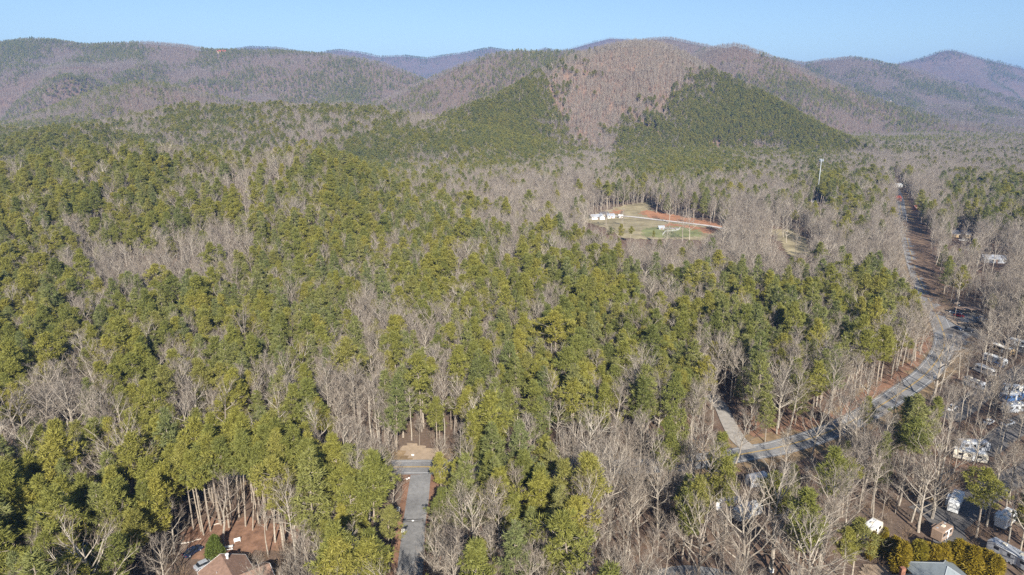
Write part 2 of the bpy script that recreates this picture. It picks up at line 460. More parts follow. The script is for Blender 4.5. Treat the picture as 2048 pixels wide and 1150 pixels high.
def patch(name, pixels, mat, lift, cell=2.0, label=None, cat=None, rag=1.2):
    """a sheet draped over the ground inside a polygon, with a ragged edge"""
    poly = [hit(*p)[:2] for p in pixels]
    a = np.array(poly)
    xs_ = np.arange(a[:, 0].min() - cell, a[:, 0].max() + 2 * cell, cell); ys_ = np.arange(a[:, 1].min() - cell, a[:, 1].max() + 2 * cell, cell)
    X, Y = np.meshgrid(xs_, ys_)
    Z = h_at(X, Y) + lift
    cx = X[:-1, :-1] + cell / 2; cy = Y[:-1, :-1] + cell / 2
    jx = cx + rag * cell * (vnoise(cx / 4, cy / 4, 3) - 0.5) * 2; jy = cy + rag * cell * (vnoise(cx / 4, cy / 4, 4) - 0.5) * 2
    ok = inside(jx, jy, poly)
    idx = np.arange(X.size).reshape(X.shape)
    f = np.stack([idx[:-1, :-1], idx[:-1, 1:], idx[1:, 1:], idx[1:, :-1]], -1)[ok]
    jitter = (rng.random((X.size, 2)) - 0.5) * cell * 0.5
    V = np.column_stack([X.ravel() + jitter[:, 0], Y.ravel() + jitter[:, 1], Z.ravel()])
    used = np.unique(f); mp = np.full(X.size, -1); mp[used] = np.arange(len(used))
    mb = MB(); mb.add(V[used], mp[f])
    return tag(mb.build(name, mat), label, cat, kind='structure')

verge = tag(strip(HIGHWAY, -9.0, 11.0, 0.03, 'road_verge', M['verge'], sub=6, wob=2.2), 'dry brown grass verge along the highway', 'verge', kind='structure')
hw = tag(strip(HIGHWAY, -4.3, 4.3, 0.16, 'highway', M['asphalt'], z=-0.12, sub=2), 'two-lane asphalt highway with yellow centre lines', 'road', kind='structure')
for o in (-0.24, 0.10): strip(HIGHWAY, o, o + 0.17, 0.19, 'centre_line', M['yellow'], hw, z=-0.12)
for o in (-3.45, 3.28): strip(HIGHWAY, o, o + 0.18, 0.19, 'edge_line', M['line'], hw, z=-0.12)
sv = tag(strip(SIDE, -4.6, 6.6, 0.062, 'side_verge', M['clay'], sub=4, wob=1.0), 'strip of dry grass and dirt beside the side road', 'verge', kind='structure')
tag(strip(SIDE[1:], -2.9, 2.9, 0.20, 'side_road', M['oldasphalt'], z=-0.12, sub=2, wob=0.15), 'pale grey asphalt side road meeting the highway', 'road', kind='structure')
tag(strip(GRAVEL, -2.3, 2.6, 0.22, 'gravel_drive', M['gravel'], z=-0.12, sub=2, wob=0.3), 'pale gravel drive joining the highway', 'drive', kind='structure')
tag(strip(LANE, -2.4, 2.4, 0.16, 'lane', M['oldasphalt'], z=-0.12, sub=1, wob=0.2), 'short piece of grey lane below the woods', 'lane', kind='structure')
for i, c in enumerate(CAMP):
    tag(strip(c, -3.6, 3.6, 0.06 + 0.012 * i, 'campground_road', M['campasphalt'], z=-0.02, sub=1, wob=0.8), 'dark asphalt loop road of the campground', 'road', kind='structure')
M['drive'] = plain('white_gravel', (0.56, 0.51, 0.46), 0.95, 0.1, 0.15, 0.4)
tag(strip(DRIVE, -2.8, 2.8, 0.5, 'farm_drive', M['drive'], sub=1), 'pale straight drive across the farm clearing', 'drive', kind='structure')
patch('road_apron', [(1893, 690), (1897, 640), (1925, 640), (1945, 668), (1930, 690), (1905, 712)], M['oldasphalt'], 0.144, 2.0, 'worn asphalt apron beside the highway bend', 'pavement')
patch('parking_pad', [(1910, 625), (1960, 622), (1965, 645), (1925, 645)], M['gravel'], 0.119, 2.0, 'gravel parking pad behind the grassy bank', 'pavement')
patch('clay_bank', [(1690, 838), (1760, 790), (1830, 735), (1858, 700), (1868, 660), (1850, 665), (1820, 715), (1750, 765), (1680, 815)], M['clay'], 0.103, 2.0, 'red clay bank inside the highway bend', 'bank')
patch('clay_bank', [(1450, 815), (1470, 830), (1500, 875), (1640, 855), (1690, 835), (1660, 830), (1560, 850), (1500, 845)], M['clay'], 0.107, 2.0, 'red clay bank between gravel drive and highway', 'bank')
patch('clay_bank', [(805, 890), (885, 893), (880, 922), (805, 922)], M['sand'], 0.121, 1.5, 'bare sandy bank facing the side road junction', 'bank')
patch('yard', [(352, 1075), (420, 1040), (600, 1045), (615, 1080), (500, 1105), (470, 1120), (400, 1115)], M['litter'], 0.116, 1.5, 'red-brown needle-strewn yard behind the brown-roofed house', 'yard')
patch('sand_patch', [(1607, 935), (1640, 932), (1650, 955), (1620, 958)], M['sand'], 0.130, 1.2, 'small patch of pale sandy soil below the highway', 'soil')
patch('gravel_pad', [(1905, 800), (1940, 795), (1960, 815), (1915, 830)], M['gravel'], 0.129, 1.5, 'pale gravel pad in the campground', 'ground')
patch('gravel_pad', [(1900, 925), (1950, 930), (1960, 955), (1910, 945)], M['clay'], 0.133, 1.5, 'red-brown dirt pad in front of the beige trailer', 'ground')
patch('meadow', [(1160, 440), (1195, 428), (1240, 412), (1300, 404), (1308, 430), (1440, 452), (1440, 466), (1400, 480), (1250, 478)], M['drygrass'], 0.167, 2.6, 'dry grass clearing around the white farmhouse', 'meadow')
patch('lawn', [(1290, 456), (1345, 452), (1400, 460), (1400, 474), (1330, 476), (1285, 472)], M['greengrass'], 0.232, 2.2, 'green lawn in the farm clearing', 'lawn')
patch('cut_bank', [(1195, 432), (1240, 418), (1250, 422), (1200, 436)], M['orange'], 0.236, 3.0, 'red clay cut behind the white farmhouse', 'bank')
patch('cut_bank', [(1280, 424), (1300, 421), (1445, 449), (1440, 456), (1330, 441), (1290, 432)], M['orange'], 0.230, 3.0, 'red clay cut above the farm drive', 'bank')
patch('cut_bank', [(1330, 446), (1436, 458), (1420, 468), (1330, 456)], M['orange'], 0.214, 3.0, 'red clay slope below the farm drive', 'bank')
patch('meadow', [(1535, 458), (1585, 460), (1612, 480), (1628, 515), (1580, 515), (1560, 485)], M['drygrass'], 0.189, 2.2, 'narrow strip of dry meadow between bare woods', 'meadow')
patch('road_bank', [(1806, 440), (1828, 445), (1858, 470), (1862, 520), (1885, 590), (1895, 625), (1880, 632), (1860, 600), (1830, 545)], M['brownbank'], 0.193, 3.0, 'brown cleared bank beside the far highway', 'bank')
patch('road_bank', [(1882, 625), (1893, 620), (1925, 645), (1915, 655)], M['sand'], 0.417, 1.5, 'tan grassy bank by the parking pad', 'bank')

patch('leaf_slope', [(1120, 128), (1160, 112), (1210, 92), (1260, 84), (1310, 84), (1345, 92), (1400, 128), (1330, 135), (1250, 155), (1225, 200), (1215, 250), (1195, 292), (1150, 290), (1120, 230), (1095, 180)], M['rust'], 0.6, 12.0, 'rusty leaf-strewn bare slope on the face of the cone hill', 'slope')

# ================================================================== vegetation
def unit(v): return v / (np.linalg.norm(v, axis=-1, keepdims=True) + 1e-9)
def needles(cent, outw, L, Wd, per, r, up=0.35):
    """slender triangles fanning out of each tuft centre"""
    n = len(cent)
    d = unit(np.repeat(outw, per, 0) * 0.75 + r.normal(size=(n * per, 3)) * 0.75 + np.array([0, 0, up]))
    c = np.repeat(cent, per, 0) + r.normal(size=(n * per, 3)) * 0.06
    nn = unit(np.repeat(outw, per, 0) * 0.8 + np.array([0, 0, 0.55]) + r.normal(size=(n * per, 3)) * 0.42)
    s = unit(np.cross(d, nn))
    l = L * (0.7 + 0.6 * r.random((n * per, 1)))
    wv = s * Wd * (0.7 + 0.6 * r.random((n * per, 1)))
    tip = c + d * l
    return np.stack([c - d * 0.1 * l, c + d * 0.45 * l + wv, tip], 1).reshape(-1, 3)

def pine_parts(seed, H=22.0, R=3.6, cb=0.48,  plates=46, per_plate=13, per=8, L=0.85, Wd=0.15, lod=False, tr=0.26):
    r = np.random.default_rng(seed)
    trunk = MB(); crown = MB()
    lean = r.normal(size=2) * 0.25
    n = 5
    P = [(lean[0] * t * t * 2, lean[1] * t * t * 2, H * 0.97 * t) for t in np.linspace(0, 1, n + 1)]
    rad = [tr * (1 - t) ** 0.8 + 0.025 for t in np.linspace(0, 1, n + 1)]
    trunk.tube([(p[0], p[1], p[2] - (0.6 if i == 0 else 0)) for i, p in enumerate(P)], rad, 5 if lod else 7)
    ax = lambda z: np.array([lean[0] * (z / H) ** 2 * 2, lean[1] * (z / H) ** 2 * 2, z])
    if not lod:
        for k in range(9):
            z = H * (0.22 + (cb - 0.2) * r.random()); a = r.random() * 6.28; l = 0.6 + 1.3 * r.random()
            p = ax(z); trunk.tube([p, p + np.array([math.cos(a) * l, math.sin(a) * l, 0.15 * l])], [0.04, 0.012], 3, cap=False)
    lob = r.random(4) * 6.28
    allc, allo = [], []
    for k in range(plates):
        t = (k + r.random()) / plates
        t = t ** 0.9
        z = H * (cb + (0.985 - cb) * t)
        prof = math.sin(math.pi * min(1, (0.16 + 0.80 * t))) ** 0.7 * (1.0 if t < 0.55 else 1 - 0.78 * (t - 0.55) / 0.45)
        a = k * 2.399 + r.normal() * 0.4
        lobe = 0.78 + 0.3 * math.sin(2 * a + lob[0]) + 0.16 * math.sin(3 * a + lob[1] + z * 0.8)
        rr = R * prof * lobe * (0.45 + 0.75 * r.random())
        end = ax(z) + np.array([math.cos(a) * rr, math.sin(a) * rr, 0.10 * rr + r.normal() * 0.3])
        p0 = ax(z - 0.25 * rr)
        if not lod or k % 2 == 0:
            crown.tube([p0, (p0 + end) / 2 + np.array([0, 0, 0.1]), end], [0.06, 0.04, 0.015], 3, 1, cap=False)
        m = per_plate
        e = r.normal(size=(m, 3)); e = unit(e) * (r.random((m, 1)) ** 0.45)
        size = (1.05 + 0.75 * r.random()) * (0.65 + 0.35 * prof)
        e = e * np.array([size, size, size * 0.33])
        c = end + e; c[:, :2] -= np.array([math.cos(a), math.sin(a)]) * 0.25 * size
        o = unit(e + 0.5 * np.array([math.cos(a), math.sin(a), 0.3]))
        allc.append(c); allo.append(o)
    c = np.concatenate(allc); o = np.concatenate(allo)
    crown.tris(needles(c, o, L, Wd, per, r), 0)
    return trunk, crown

def wpine_parts(seed, H=24.0, R=3.9, cb=0.30, whorls=13, lod=False):
    r = np.random.default_rng(seed)
    trunk = MB(); crown = MB()
    ts = np.linspace(0, 1, 6)
    trunk.tube([(0, 0, H * t - (0.6 if t == 0 else 0)) for t in ts], [0.28 * (1 - t) ** 0.9 + 0.02 for t in ts], 5 if lod else 7)
    allc, allo = [], []
    for k in range(whorls):
        t = k / (whorls - 1)
        z0 = H * (cb + (0.97 - cb) * t)
        rr0 = R * (1 - t) ** 0.75 * (0.75 if k == 0 else 1) + 0.35
        nb = 5 if t < 0.75 else 4
        a0 = r.random() * 6.28
        for b in range(nb):
            a = a0 + 6.283 * b / nb + r.normal() * 0.22
            rr = rr0 * (0.6 + 0.55 * r.random())
            z = z0 + r.normal() * 0.25
            d = np.array([math.cos(a), math.sin(a), 0.16]); s = np.array([-math.sin(a), math.cos(a), 0])
            p0 = np.array([0, 0, z - 0.15]); end = p0 + d * rr
            crown.tube([p0, end], [0.05, 0.012], 3, 1, cap=False)
            m = int((5 if lod else 13) * (0.4 + 0.6 * rr / R)) + 1
            u = 0.25 + 0.78 * r.random((m, 1)) ** 0.8
            side = r.normal(size=(m, 1)) * 0.30 * rr * (1.15 - u)
            allc.append(p0 + d * rr * u + s * side + r.normal(size=(m, 3)) * np.array([0.1, 0.1, 0.12]))
            allo.append(np.repeat(d[None], m, 0) + s * np.sign(side) * 0.6)
    c = np.concatenate(allc); o = unit(np.concatenate(allo))
    if lod: crown.tris(needles(c, o, 1.05, 0.36, 2, r, 0.15), 0)
    else: crown.tris(needles(c, o, 0.92, 0.15, 7, r, 0.15), 0)
    return trunk, crown

def bare_parts(seed, H=19.0, spread=4.2, fork=0.42, limbs=12, slim=1.0, lod=False, dead=False):
    r = np.random.default_rng(seed)
    trunk = MB(); crown = MB()
    n = 6
    wob = np.cumsum(r.normal(size=(n + 1, 2)) * 0.16 * spread / 4, 0); wob[0] = 0
    zs = np.linspace(0, H * 0.9, n + 1)
    P = np.column_stack([wob, zs])
    rad = 0.24 * slim * (1 - np.linspace(0, 1, n + 1)) ** 0.85 + 0.03
    PT = P.copy(); PT[0, 2] = -0.6
    trunk.tube(PT, rad, 5 if lod else 7)
    tri = []
    def twig(p, d, l, wd):
        s = unit(np.cross(d, r.normal(size=3)))
        tri.append(np.array([p - s * wd, p + s * wd, p + d * l]))
    def spread_dir(d, ang, up):
        s = unit(np.cross(d, r.normal(size=3)))
        q = d * math.cos(ang) + s * math.sin(ang); q[2] += up
        return unit(q)
    golden = r.random() * 6.28
    for k in range(limbs):
        f = fork + (0.96 - fork) * (k + 0.6 * r.random()) / limbs
        z = H * 0.9 * f
        p = np.array([np.interp(z, zs, P[:, 0]), np.interp(z, zs, P[:, 1]), z])
        a = golden + k * 2.399 + r.normal() * 0.3
        ang = math.radians(30 + 22 * r.random()) * (1.15 if f < 0.7 else 0.75)
        d = np.array([math.cos(a) * math.sin(ang), math.sin(a) * math.sin(ang), math.cos(ang)])
        l = spread * (1.35 - 0.75 * f) * (0.8 + 0.5 * r.random()) * 1.25
        mid = p + d * l * 0.5; d2 = unit(d + np.array([0, 0, 0.35])); end = mid + d2 * l * 0.55
        r0 = 0.12 * slim * (1.2 - f * 0.6)
        crown.tube([p, mid, end], [r0, r0 * 0.65, 0.028], 3 if lod else 4, 1, cap=False)
        for b in range(3 if lod else 6):
            u = 0.28 + 0.72 * (b + r.random()) / (3 if lod else 6)
            q = p + (mid - p) * u * 2 if u < 0.5 else mid + (end - mid) * (u - 0.5) * 2
            db = spread_dir(d if u < 0.5 else d2, math.radians(28 + 24 * r.random()), 0.22)
            lb = l * (0.52 - 0.22 * u) * (0.75 + 0.5 * r.random())
            e = q + db * lb
            if lod: twig(q, db, lb * 1.25, 0.06)
            else: crown.tube([q, e], [0.042, 0.016], 3, 1, cap=False)
            if dead: continue
            for c in range(3 if lod else 5):
                uu = 0.25 + 0.75 * (c + r.random()) / (3 if lod else 5)
                pc = q + db * lb * uu
                dc = spread_dir(db, math.radians(25 + 25 * r.random()), 0.2)
                lc = lb * 0.55 * (0.7 + 0.6 * r.random()) + 0.25
                twig(pc, dc, lc * (1.4 if lod else 1), 0.06 if lod else 0.023)
                if not lod:
                    for g in range(3):
                        ug = 0.2 + 0.75 * (g + r.random()) / 3
                        twig(pc + dc * lc * ug, spread_dir(dc, math.radians(25 + 25 * r.random()), 0.12), 0.45 + 0.5 * r.random(), 0.016)
    if tri: crown.tris(np.concatenate(tri), 0)
    return trunk, crown

def column_parts(seed, H=7.0, R=1.35, n=900, core=True):
    """dense clipped evergreen: sprays packed on a tall egg"""
    r = np.random.default_rng(seed)
    trunk = MB(); crown = MB()
    trunk.tube([(0, 0, -0.4), (0, 0, H * 0.5)], [0.14, 0.06], 6)
    t = r.random(n) ** 0.85; a = r.random(n) * 6.283
    prof = np.where(t < 0.18, 0.75 + t / 0.18 * 0.25, np.clip(1 - (t - 0.18) / 0.82, 0, 1) ** 0.55)
    rr = R * prof * (0.82 + 0.18 * np.sin(3 * a + 9 * t + seed)) * (0.7 + 0.32 * r.random(n))
    c = np.column_stack([np.cos(a) * rr, np.sin(a) * rr, 0.15 + t * H * 0.94])
    o = unit(np.column_stack([np.cos(a), np.sin(a), np.full(n, 0.5)]))
    crown.tris(needles(c, o, 0.48, 0.15, 4, r, 0.5), 0)
    return trunk, crown

def brush_parts(seed):
    r = np.random.default_rng(seed)
    b = MB(); tri = []
    for k in range(42):
        a = r.random() * 6.28; p = np.array([math.cos(a), math.sin(a), 0]) * r.random() * 0.8
        d = unit(np.array([math.cos(a) * 0.5, math.sin(a) * 0.5, 1.0]) + r.normal(size=3) * 0.3)
        l = 1.2 + 2.0 * r.random(); s = unit(np.cross(d, r.normal(size=3)))
        tri.append(np.array([p - s * 0.03 - [0, 0, .2], p + s * 0.03 - [0, 0, .2], p + d * l]))
        for g in range(4):
            u = 0.35 + 0.6 * r.random(); q = p + d * l * u; dd = unit(d + r.normal(size=3) * 0.6); ss = unit(np.cross(dd, r.normal(size=3)))
            tri.append(np.array([q - ss * 0.02, q + ss * 0.02, q + dd * (0.4 + 0.5 * r.random())]))
    b.tris(np.concatenate(tri)); return b

# prototypes: near meshes (trunk, crown) and joined meshes for the scattered woods
def join(a, b):
    m = MB(); nslots = 1
    m.add(np.concatenate(a.v), a.f, 0)
    o = m.n
    m.v.append(np.concatenate(b.v)); m.f.extend([tuple(i + o for i in f) for f in b.f]); m.m.extend([1 + k for k in b.m]); m.n += b.n
    return m
PROTO = {}
def proto(kind, parts, tm, cms):
    t, c = parts
    PROTO.setdefault(kind, []).append((t.mesh(kind + '_trunk', tm), c.mesh(kind + '_crown', cms), join(t, c).mesh(kind, [tm] + cms)))
for s in range(12):
    r_ = random.Random(s)
    proto('pine', pine_parts(100 + s, 22, 2.8 + 2.1 * r_.random(), 0.34 + 0.26 * r_.random(), 36 + int(18 * r_.random())), M['pbark'], [M['pine'], M['pbark']])
for s in range(4): proto('tallpine', pine_parts(150 + s, 25, 3.0 + 0.2 * s, 0.60, 36, tr=0.19), M['pbark'], [M['pine'], M['pbark']])
for s in range(5):
    proto('wpine', wpine_parts(200 + s, 23, 3.9 + 0.9 * (s % 3) / 2, 0.26 + 0.05 * (s % 3)), M['pbark'], [M['wpine'], M['pbark']])
for s in range(14):
    r_ = random.Random(s + 50)
    if s < 9: proto('bare', bare_parts(300 + s, 19 + r_.random() * 2, 2.9 + 2.2 * r_.random(), 0.30 + 0.25 * r_.random(), 8 + int(8 * r_.random()), 0.8 + 0.4 * r_.random()), M['bark'], [M['twig'], M['bark']])
    else: proto('bare', bare_parts(300 + s, 20, 2.3 + 0.5 * r_.random(), 0.55, 11, 0.75), M['bark'], [M['twig'], M['bark']])
for s in range(3): proto('oak', bare_parts(330 + s, 16, 5.8, 0.26, 15, 1.3), M['bark'], [M['twig'], M['bark']])
proto('snag', bare_parts(350, 24, 2.6, 0.35, 22, 1.1, dead=True), M['bark'], [M['bark'], M['bark']])
for s in range(4): proto('pine_far', pine_parts(400 + s, 20, 3.7, 0.36, 30, 7, 2, 1.25, 0.50, True), M['twig'], [M['pine'], M['twig']])
for s in range(4): proto('bare_far', bare_parts(450 + s, 18, 4.0, 0.36, 13, 1.2, True), M['twig'], [M['twig'], M['twig']])
for s in range(3): proto('arbor', column_parts(500 + s), M['pbark'], [M['hedge']])
proto('holly', column_parts(520, 6.5, 2.7, 1700), M['pbark'], [M['holly']])

# ---------------- what grows where: share of pines (0-9) seen in the photograph, 64 x 50 pixel cells, first row y = 50
PMAP = [
 "44444444443333333000003543333333",
 "44444444444444455600001442222233",
 "34444444444444468810169982333333",
 "33323776654424899601899999942221",
 "88764343424688999507899999934321",
 "76889886479953466307886123101012",
 "88889743679876312214533236631345",
 "98879888769988522013112013532346",
 "88585536877677646654210010200201",
 "86114246777767537775131221101230",
 "88523677888657898778477777877611",
 "88678845778446578887558888884012",
 "88886647888445776887876756850001",
 "88475256885243466888886446421000",
 "83375256885266478888886435211000",
 "65757756863343465888874354254300",
 "68889888755622555124422244355240",
 "85269999999832357211146342432101",
 "95589888898733134431354543621115",
 "99878434345453344454462235241124",
 "99887312246664234442121123310013",
 "88792321245533244541121111000001",
 "88792321245533244541121111000001",
 "88792321245535577863331111000001",
]
PM = np.array([[int(c) for c in row] for row in PMAP], float) / 9.0
def pine_share(px, py):
    u = np.clip(px / 64.0 - 0.5, 0, 31); v = np.clip((py - 50) / 50.0 - 0.5, 0, len(PMAP) - 1)
    i = np.minimum(u.astype(int), 30); j = np.minimum(v.astype(int), len(PMAP) - 2)
    a, b = u - i, v - j
    return (PM[j, i] * (1 - a) + PM[j, i + 1] * a) * (1 - b) + (PM[j + 1, i] * (1 - a) + PM[j + 1, i + 1] * a) * b

# open places of the photograph: (polygon, share of bare trees kept, share of pines kept)
OPEN = [
 ([(806, 940), (868, 940), (868, 985), (852, 1040), (846, 1120), (804, 1125), (788, 1050), (782, 1010)], 0.0, 0.0),
 ([(800, 885), (884, 897), (872, 948), (802, 948)], 0.0, 0.0),
 ([(1505, 885), (1600, 862), (1710, 830), (1700, 872), (1600, 905), (1510, 928)], 0.25, 0.0),
 ([(1735, 808), (1850, 732), (1866, 655), (1890, 628), (1945, 640), (1935, 690), (1895, 750), (1780, 828)], 0.2, 0.0),
 ([(1796, 385), (1812, 385), (1855, 470), (1885, 580), (1900, 630), (1870, 625), (1845, 590), (1818, 520), (1805, 460)], 0.0, 0.0),
 ([(1424, 800), (1450, 808), (1512, 890), (1462, 905), (1440, 850)], 0.1, 0.0),
 ([(1175, 432), (1240, 412), (1300, 404), (1312, 425), (1445, 445), (1445, 464), (1395, 474), (1260, 474), (1170, 446)], 0.02, 0.0),
 ([(1535, 456), (1585, 458), (1612, 480), (1628, 512), (1575, 512), (1555, 485)], 0.05, 0.0),
 ([(390, 1095), (445, 1095), (520, 1150), (385, 1150)], 0.2, 0.0),
 ([(355, 1080), (430, 1035), (610, 1050), (610, 1085), (480, 1110), (380, 1130)], 0.12, 0.0),
 ([(1700, 1060), (1780, 1055), (2000, 1085), (2010, 1200), (1690, 1200)], 0.0, 0.0),
 ([(1860, 1000), (1930, 985), (1935, 1045), (1870, 1050)], 0.4, 0.0),
 ([(1985, 1030), (2045, 1030), (2045, 1070), (1985, 1070)], 0.6, 0.0),
 ([(1895, 875), (1985, 875), (1985, 925), (1895, 925)], 0.6, 0.0),
 ([(1925, 690), (2048, 690), (2048, 850), (1890, 850)], 0.9, 0.0),
 ([(1430, 1000), (1530, 1000), (1530, 1050), (1430, 1050)], 0.35, 0.0),
 ([(1900, 615), (1965, 615), (1965, 672), (1900, 672)], 0.0, 0.0),
 ([(1120, 110), (1160, 95), (1210, 78), (1260, 66), (1310, 66), (1345, 85), (1300, 110), (1250, 145), (1225, 195), (1215, 250), (1195, 285), (1150, 280), (1120, 220), (1095, 170)], 0.85, 0.3),
 ([(1610, 305), (1664, 305), (1658, 402), (1612, 402)], 0.0, 0.0, 725.0),
 ([(1905, 460), (1950, 460), (1950, 492), (1905, 492)], 0.1, 0.0),
 ([(1960, 505), (2012, 505), (2012, 540), (1960, 540)], 0.1, 0.0),
 ([(1605, 930), (1650, 930), (1650, 958), (1605, 958)], 0.2, 0.0),
 ([(1330, 1128), (1440, 1128), (1440, 1160), (1330, 1160)], 0.2, 0.0),
 ([(1730, 1050), (1760, 1050), (1760, 1085), (1730, 1085)], 0.1, 0.0),
 ([(1845, 1005), (1930, 1015), (1920, 1085), (1870, 1080)], 0.7, 0.0),
]
CLEAR_PATHS = [(HIGHWAY, 6.5), (SIDE, 4.6), (GRAVEL, 4.0), (LANE, 4.0), (DRIVE, 6.0)] + [(c, 4.5) for c in CAMP]
HOLES = []          # (x, y, radius) kept free for buildings, vehicles and hand-placed trees

# ---------------- viewshed: skip what the land itself hides
AZ = np.linspace(-0.80, 0.80, 641); RR = np.concatenate([np.arange(60, 1200, 8.0), np.geomspace(1200, 12000, 420)])
_x = np.sin(AZ)[:, None] * RR[None]; _y = np.cos(AZ)[:, None] * RR[None]
_sl = (h_at(_x, _y) - CAM_Z) / RR[None]
_mx = np.maximum.accumulate(_sl, 1)
def seen(x, y, z, margin=1.15):
    a = np.arctan2(x, y); r = np.hypot(x, y)
    i = np.clip(np.round((a + 0.8) / 1.6 * 640).astype(int), 0, 640)
    j = np.clip(np.searchsorted(RR, r) - 3, 0, len(RR) - 1)
    return (z - CAM_Z) * 1.0 >= (_mx[i, j] * r) - 4 * margin

def candidates(y0, y1, step, seed):
    r = np.random.default_rng(seed)
    wx = y1 * 0.95 + 60
    gx = np.arange(-wx, wx, step); gy = np.arange(y0, y1, step)
    X, Y = np.meshgrid(gx, gy)
    X = X + (r.random(X.shape) - 0.5) * step * 0.95; Y = Y + (r.random(X.shape) - 0.5) * step * 0.95
    X, Y = X.ravel(), Y.ravel()
    m = np.abs(X) < Y * 0.86 + 45
    X, Y = X[m], Y[m]
    Z = h_at(X, Y)
    px, py, _ = project(X, Y, Z + 20)
    m = (px > -130) & (px < 2178) & (py < 1260) & seen(X, Y, Z + 20)
    return X[m], Y[m], Z[m], r
def drop_open(X, Y, Z, Ht, isp, r, y1):
    keep = np.ones(len(X), bool)
    if y1 < 2000:
        for path, hw_ in CLEAR_PATHS:
            d, _ = dist_path(X, Y, path[:, :2]); keep &= d > hw_ + 1.2 * isp
        for hx, hy, hr in HOLES: keep &= np.hypot(X - hx, Y - hy) > hr
        for poly, kb, kp, *lim in OPEN:
            c = np.zeros(len(X), bool)
            for f, lat in ((0.05, 0), (0.5, 0), (0.7, -3), (0.7, 3), (0.85, 0), (1.0, 0)):
                a, b, _ = project(X + lat, Y, Z + Ht * f)
                hitp = inside(a, b, poly)
                if f < 0.6 and poly[0][0] == 355: continue
                c |= hitp
            rnd = r.random(len(X))
            if lim: c &= Y < lim[0]
            keep &= ~(c & (rnd > np.where(isp, kp, kb)))
    return keep

ALL = []   # rows: x, y, z, height, kind(0 pine, 1 white pine, 2 bare, 3 oak), distance
def grow(y0, y1, step, seed):
    X, Y, Z, r = candidates(y0, y1, step, seed)
    Hb = np.where(r.random(len(X)) < 0.5, 17.0, 19.5)
    px, py, _ = project(X, Y, Z + 14)
    rag = np.where(Y > 850, 1.0, 0.35)
    share = pine_share(px + 85 * rag * fbm(X / 110, Y / 110, 41, 3), py + 45 * rag * fbm(X / 90, Y / 90, 43, 3))
    far = Y > 1850
    share = share * np.where(far & (px > 1340) & (px < 1800) & (Y < 3600), 0.42, 1.0) * np.where(far & (px < 1200), 0.8, 1.0)
    clump = fbm(X / 24, Y / 24, 77, 3) * 0.55 + 0.5
    clumpf = fbm(X / 170, Y / 170, 78, 4) * 0.75 + 0.5
    cl = np.where(far, clumpf, clump)
    # the clump noise is turned into a rank so that the share stays the photograph's
    sh = share ** 1.5 * np.where(Y < 900, 0.86, 0.97)
    pr = np.clip(sh + (cl - 0.5) * np.where(far, 3.2, 2.2) * np.sqrt(np.clip(sh * (1 - sh), 0, 1)), 0, 1)
    pr = np.where(share < 0.04, 0, np.where(share > 0.96, 1, pr))
    isp = r.random(len(X)) < pr
    wp = isp & (r.random(len(X)) < np.where(fbm(X / 60, Y / 60, 91, 2) > 0.0, 0.5, 0.2)) & (Y < 1250)
    Ht = np.where(isp, r.normal(21.5, 3.2, len(X)), r.normal(19.2, 2.6, len(X)))
    Ht = np.where(wp, Ht * 1.06, Ht)
    Ht = np.clip(Ht, 9, 30)
    mid = y0 >= 900
    if mid: Ht = (Ht - np.where(isp, 21.5, 19.2)) * 0.5 + np.where(isp, 18.5, 16.5)
    young = r.random(len(X)) < (0.05 if mid else 0.16)
    Ht = np.where(young, Ht * 0.6, Ht)
    k = drop_open(X, Y, Z, Ht, isp, r, y1)
    # thin the woods a little where bare
    kind = np.where(wp, 1, np.where(isp, 0, np.where(r.random(len(X)) < 0.10, 3, 2)))
    return np.column_stack([X, Y, Z, Ht, kind, np.hypot(X, Y)])[k]

# ================================================================== built things
M['roof_brown'] = plain('brown_shingles', (0.26, 0.165, 0.12), 0.9, 0.15, 0.25, 1.2, bump=0.3)
M['roof_grey'] = plain('grey_metal_roof', (0.22, 0.245, 0.25), 0.5, 0.4, 0.1, 0.8)
M['roof_dark'] = plain('dark_shingles', (0.10, 0.10, 0.11), 0.9, 0.15, 0.2, 1.2)
M['roof_red'] = plain('red_roof', (0.33, 0.08, 0.05), 0.8, 0.2, 0.2, 1.0)
M['tanwall'] = plain('tan_siding', (0.50, 0.36, 0.20), 0.8, 0.2, 0.1)
M['beige'] = plain('beige_panel', (0.66, 0.60, 0.48), 0.5, 0.4, 0.06)
M['glass'] = plain('dark_glass', (0.02, 0.024, 0.03), 0.12, 0.5, 0.1)
M['tyre'] = plain('tyre_rubber', (0.025, 0.025, 0.025), 0.9, 0.1, 0.1)
M['rim'] = plain('wheel_rim', (0.45, 0.45, 0.46), 0.4, 0.5, 0.1)
M['steel'] = plain('galvanised_steel', (0.40, 0.42, 0.43), 0.5, 0.5, 0.08, metal=0.2)
M['darksteel'] = plain('dark_steel', (0.06, 0.055, 0.05), 0.7, 0.3, 0.2)
M['wood'] = plain('weathered_pole_wood', (0.33, 0.26, 0.20), 0.9, 0.1, 0.2)
M['log'] = plain('barkless_log', (0.50, 0.44, 0.37), 0.9, 0.1, 0.2)
M['plank'] = plain('tan_planks', (0.52, 0.38, 0.20), 0.85, 0.15, 0.2)
M['grey'] = plain('grey_panel', (0.34, 0.35, 0.37), 0.5, 0.4, 0.1)
M['blue'] = plain('blue_paint', (0.06, 0.13, 0.28), 0.35, 0.5, 0.1)
M['navy'] = plain('dark_blue_paint', (0.02, 0.035, 0.075), 0.3, 0.5, 0.1)
M['silver'] = plain('silver_paint', (0.48, 0.50, 0.53), 0.35, 0.5, 0.06, metal=0.3)
M['redcar'] = plain('red_paint', (0.40, 0.025, 0.02), 0.35, 0.5, 0.1)
